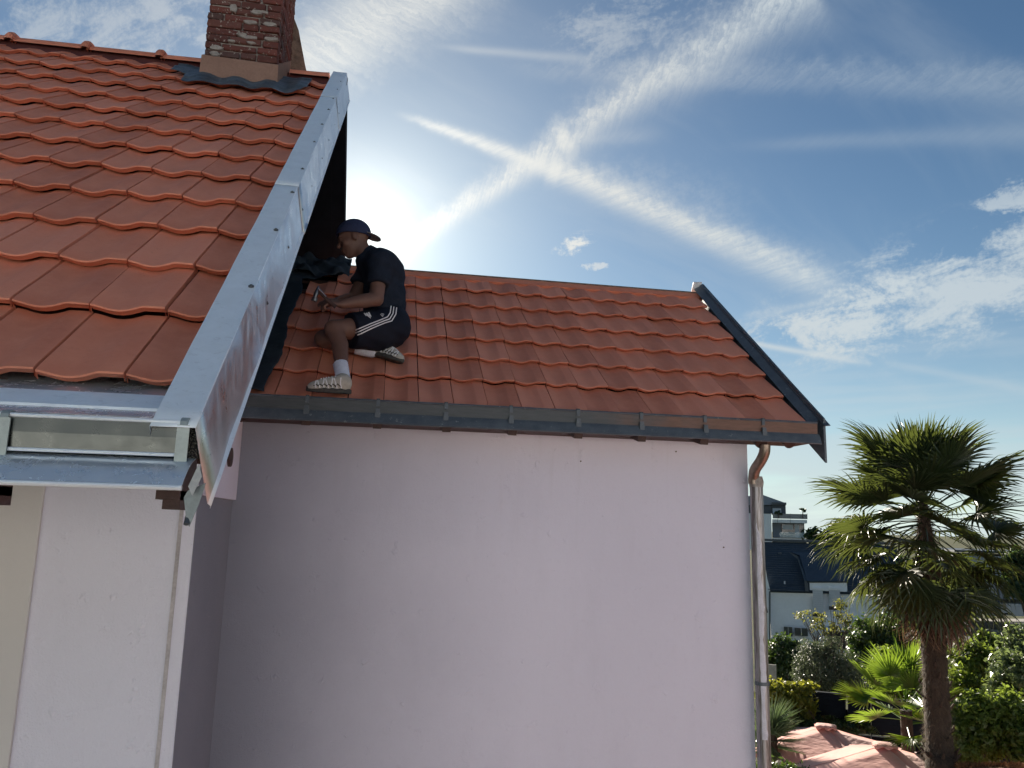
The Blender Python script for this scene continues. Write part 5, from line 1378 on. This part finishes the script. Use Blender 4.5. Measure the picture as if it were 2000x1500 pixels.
# stripes and emblems: thin ribbons lying on the shorts
bs = BVHTree.FromPolygons([tuple(v.co) for v in shorts.data.vertices], [tuple(p.vertices) for p in shorts.data.polygons])
bsh = BVHTree.FromPolygons([tuple(v.co) for v in shirt.data.vertices], [tuple(p.vertices) for p in shirt.data.polygons])
def hit(px, py, bv=bs):
    d = ray(px, py); d = d/np.linalg.norm(d); q, nn, _, _ = bv.ray_cast(Vector((0, 0, 0)), Vector(d))
    if q is None:
        q, nn, _, _ = bv.find_nearest(Vector(d*4.9))
    nn = np.array(nn)
    if nn@d > 0: nn = -nn
    return np.array(q)+nn*.0035, nn
def ribbon(pix, w, name, parent, m=M_STRIPE, mb=None, bv=bs, build=True):
    mb = mb or MB(); pts = []
    for (x0, y0), (x1, y1) in zip(pix[:-1], pix[1:]):
        n_ = max(1, int(math.hypot(x1-x0, y1-y0)/3))
        for k in range(n_): pts.append((x0+(x1-x0)*k/n_, y0+(y1-y0)*k/n_))
    pts.append(pix[-1]); H = [hit(x, y, bv) for x, y in pts]; o = len(mb.v)
    for i, (p, nn) in enumerate(H):
        t = H[min(i+1, len(H)-1)][0]-H[max(i-1, 0)][0]; s = np.cross(nrm(t), nn); s = nrm(s)*w/2
        mb.v += [tuple(p-s), tuple(p+s), tuple(p+s-nn*.004), tuple(p-s-nn*.004)]
    for i in range(len(H)-1):
        for k in range(4): mb.f.append((o+i*4+k, o+i*4+(k+1) % 4, o+i*4+4+(k+1) % 4, o+i*4+4+k))
    return mb.build(name, m, parent) if build else mb
shorts_loc = shorts
def fixloc(o): o.location = (0, 0, 0); return o
for k in range(3):
    dx, dy = k*3.6, k*3.9
    ribbon([(692+k*3.2, 646+k*4.3), (722+k*2, 633+k*4.2), (748+k*2, 623+k*3.8), (757+k*4, 619+k*4), (762+k*5.5, 611+k*1.5), (764+k*5.3, 598+k*1.6)], .0062, 'stripe', shorts)
# three-bar mark on the thigh, and small outline crest beside it
mb = MB()
for k, (a, b) in enumerate((((712.5, 613), (716, 617.5)), ((716, 612), (721, 618.5)), ((720, 610.5), (724, 619)))): ribbon([a, b], .0085, '', None, mb=mb, build=False)
ribbon([(711, 612.0), (724, 621.5)], .0035, '', None, mb=mb, build=False)
mb.build('logo', M_STRIPE, shorts)
mb = MB(); ribbon([(743, 614), (747, 619), (750, 614), (745, 612.5), (748, 618)], .0022, '', None, mb=mb, build=False)
mb.build('crest', M_STRIPE, shorts)

# hammer held in the left hand
hm = empty('hammer', tuple(ypt(640, 590, 4.62)), 'dark roofing hammer with short handle held in the roofer\'s hand', 'hammer')
h0, h1 = ypt(656, 600, 4.625), ypt(619, 567, 4.60)
MB().tube([h0, (h0+h1)/2, h1], [.013, .010, .009], 8).build('handle', M_WOODD, hm, True)
ha, hb = ypt(622, 558, 4.60), ypt(613, 588, 4.60); hc = (ha+hb)/2
m = MB(); m.tube([ha, ha+(hb-ha)*.3, hc, hb-(hb-ha)*.25, hb-(hb-ha)*.2, hb], [.004, .010, .015, .012, .018, .018], 10); m.build('head', M_STEEL, hm, True)
MB().tube([ypt(622, 562, 4.585), ypt(637, 579, 4.59)], .0035, 6).build('nail_puller', M_BRIGHT, hm, True)
# small utility pouch cloth under arm
print('objects', len(bpy.data.objects))
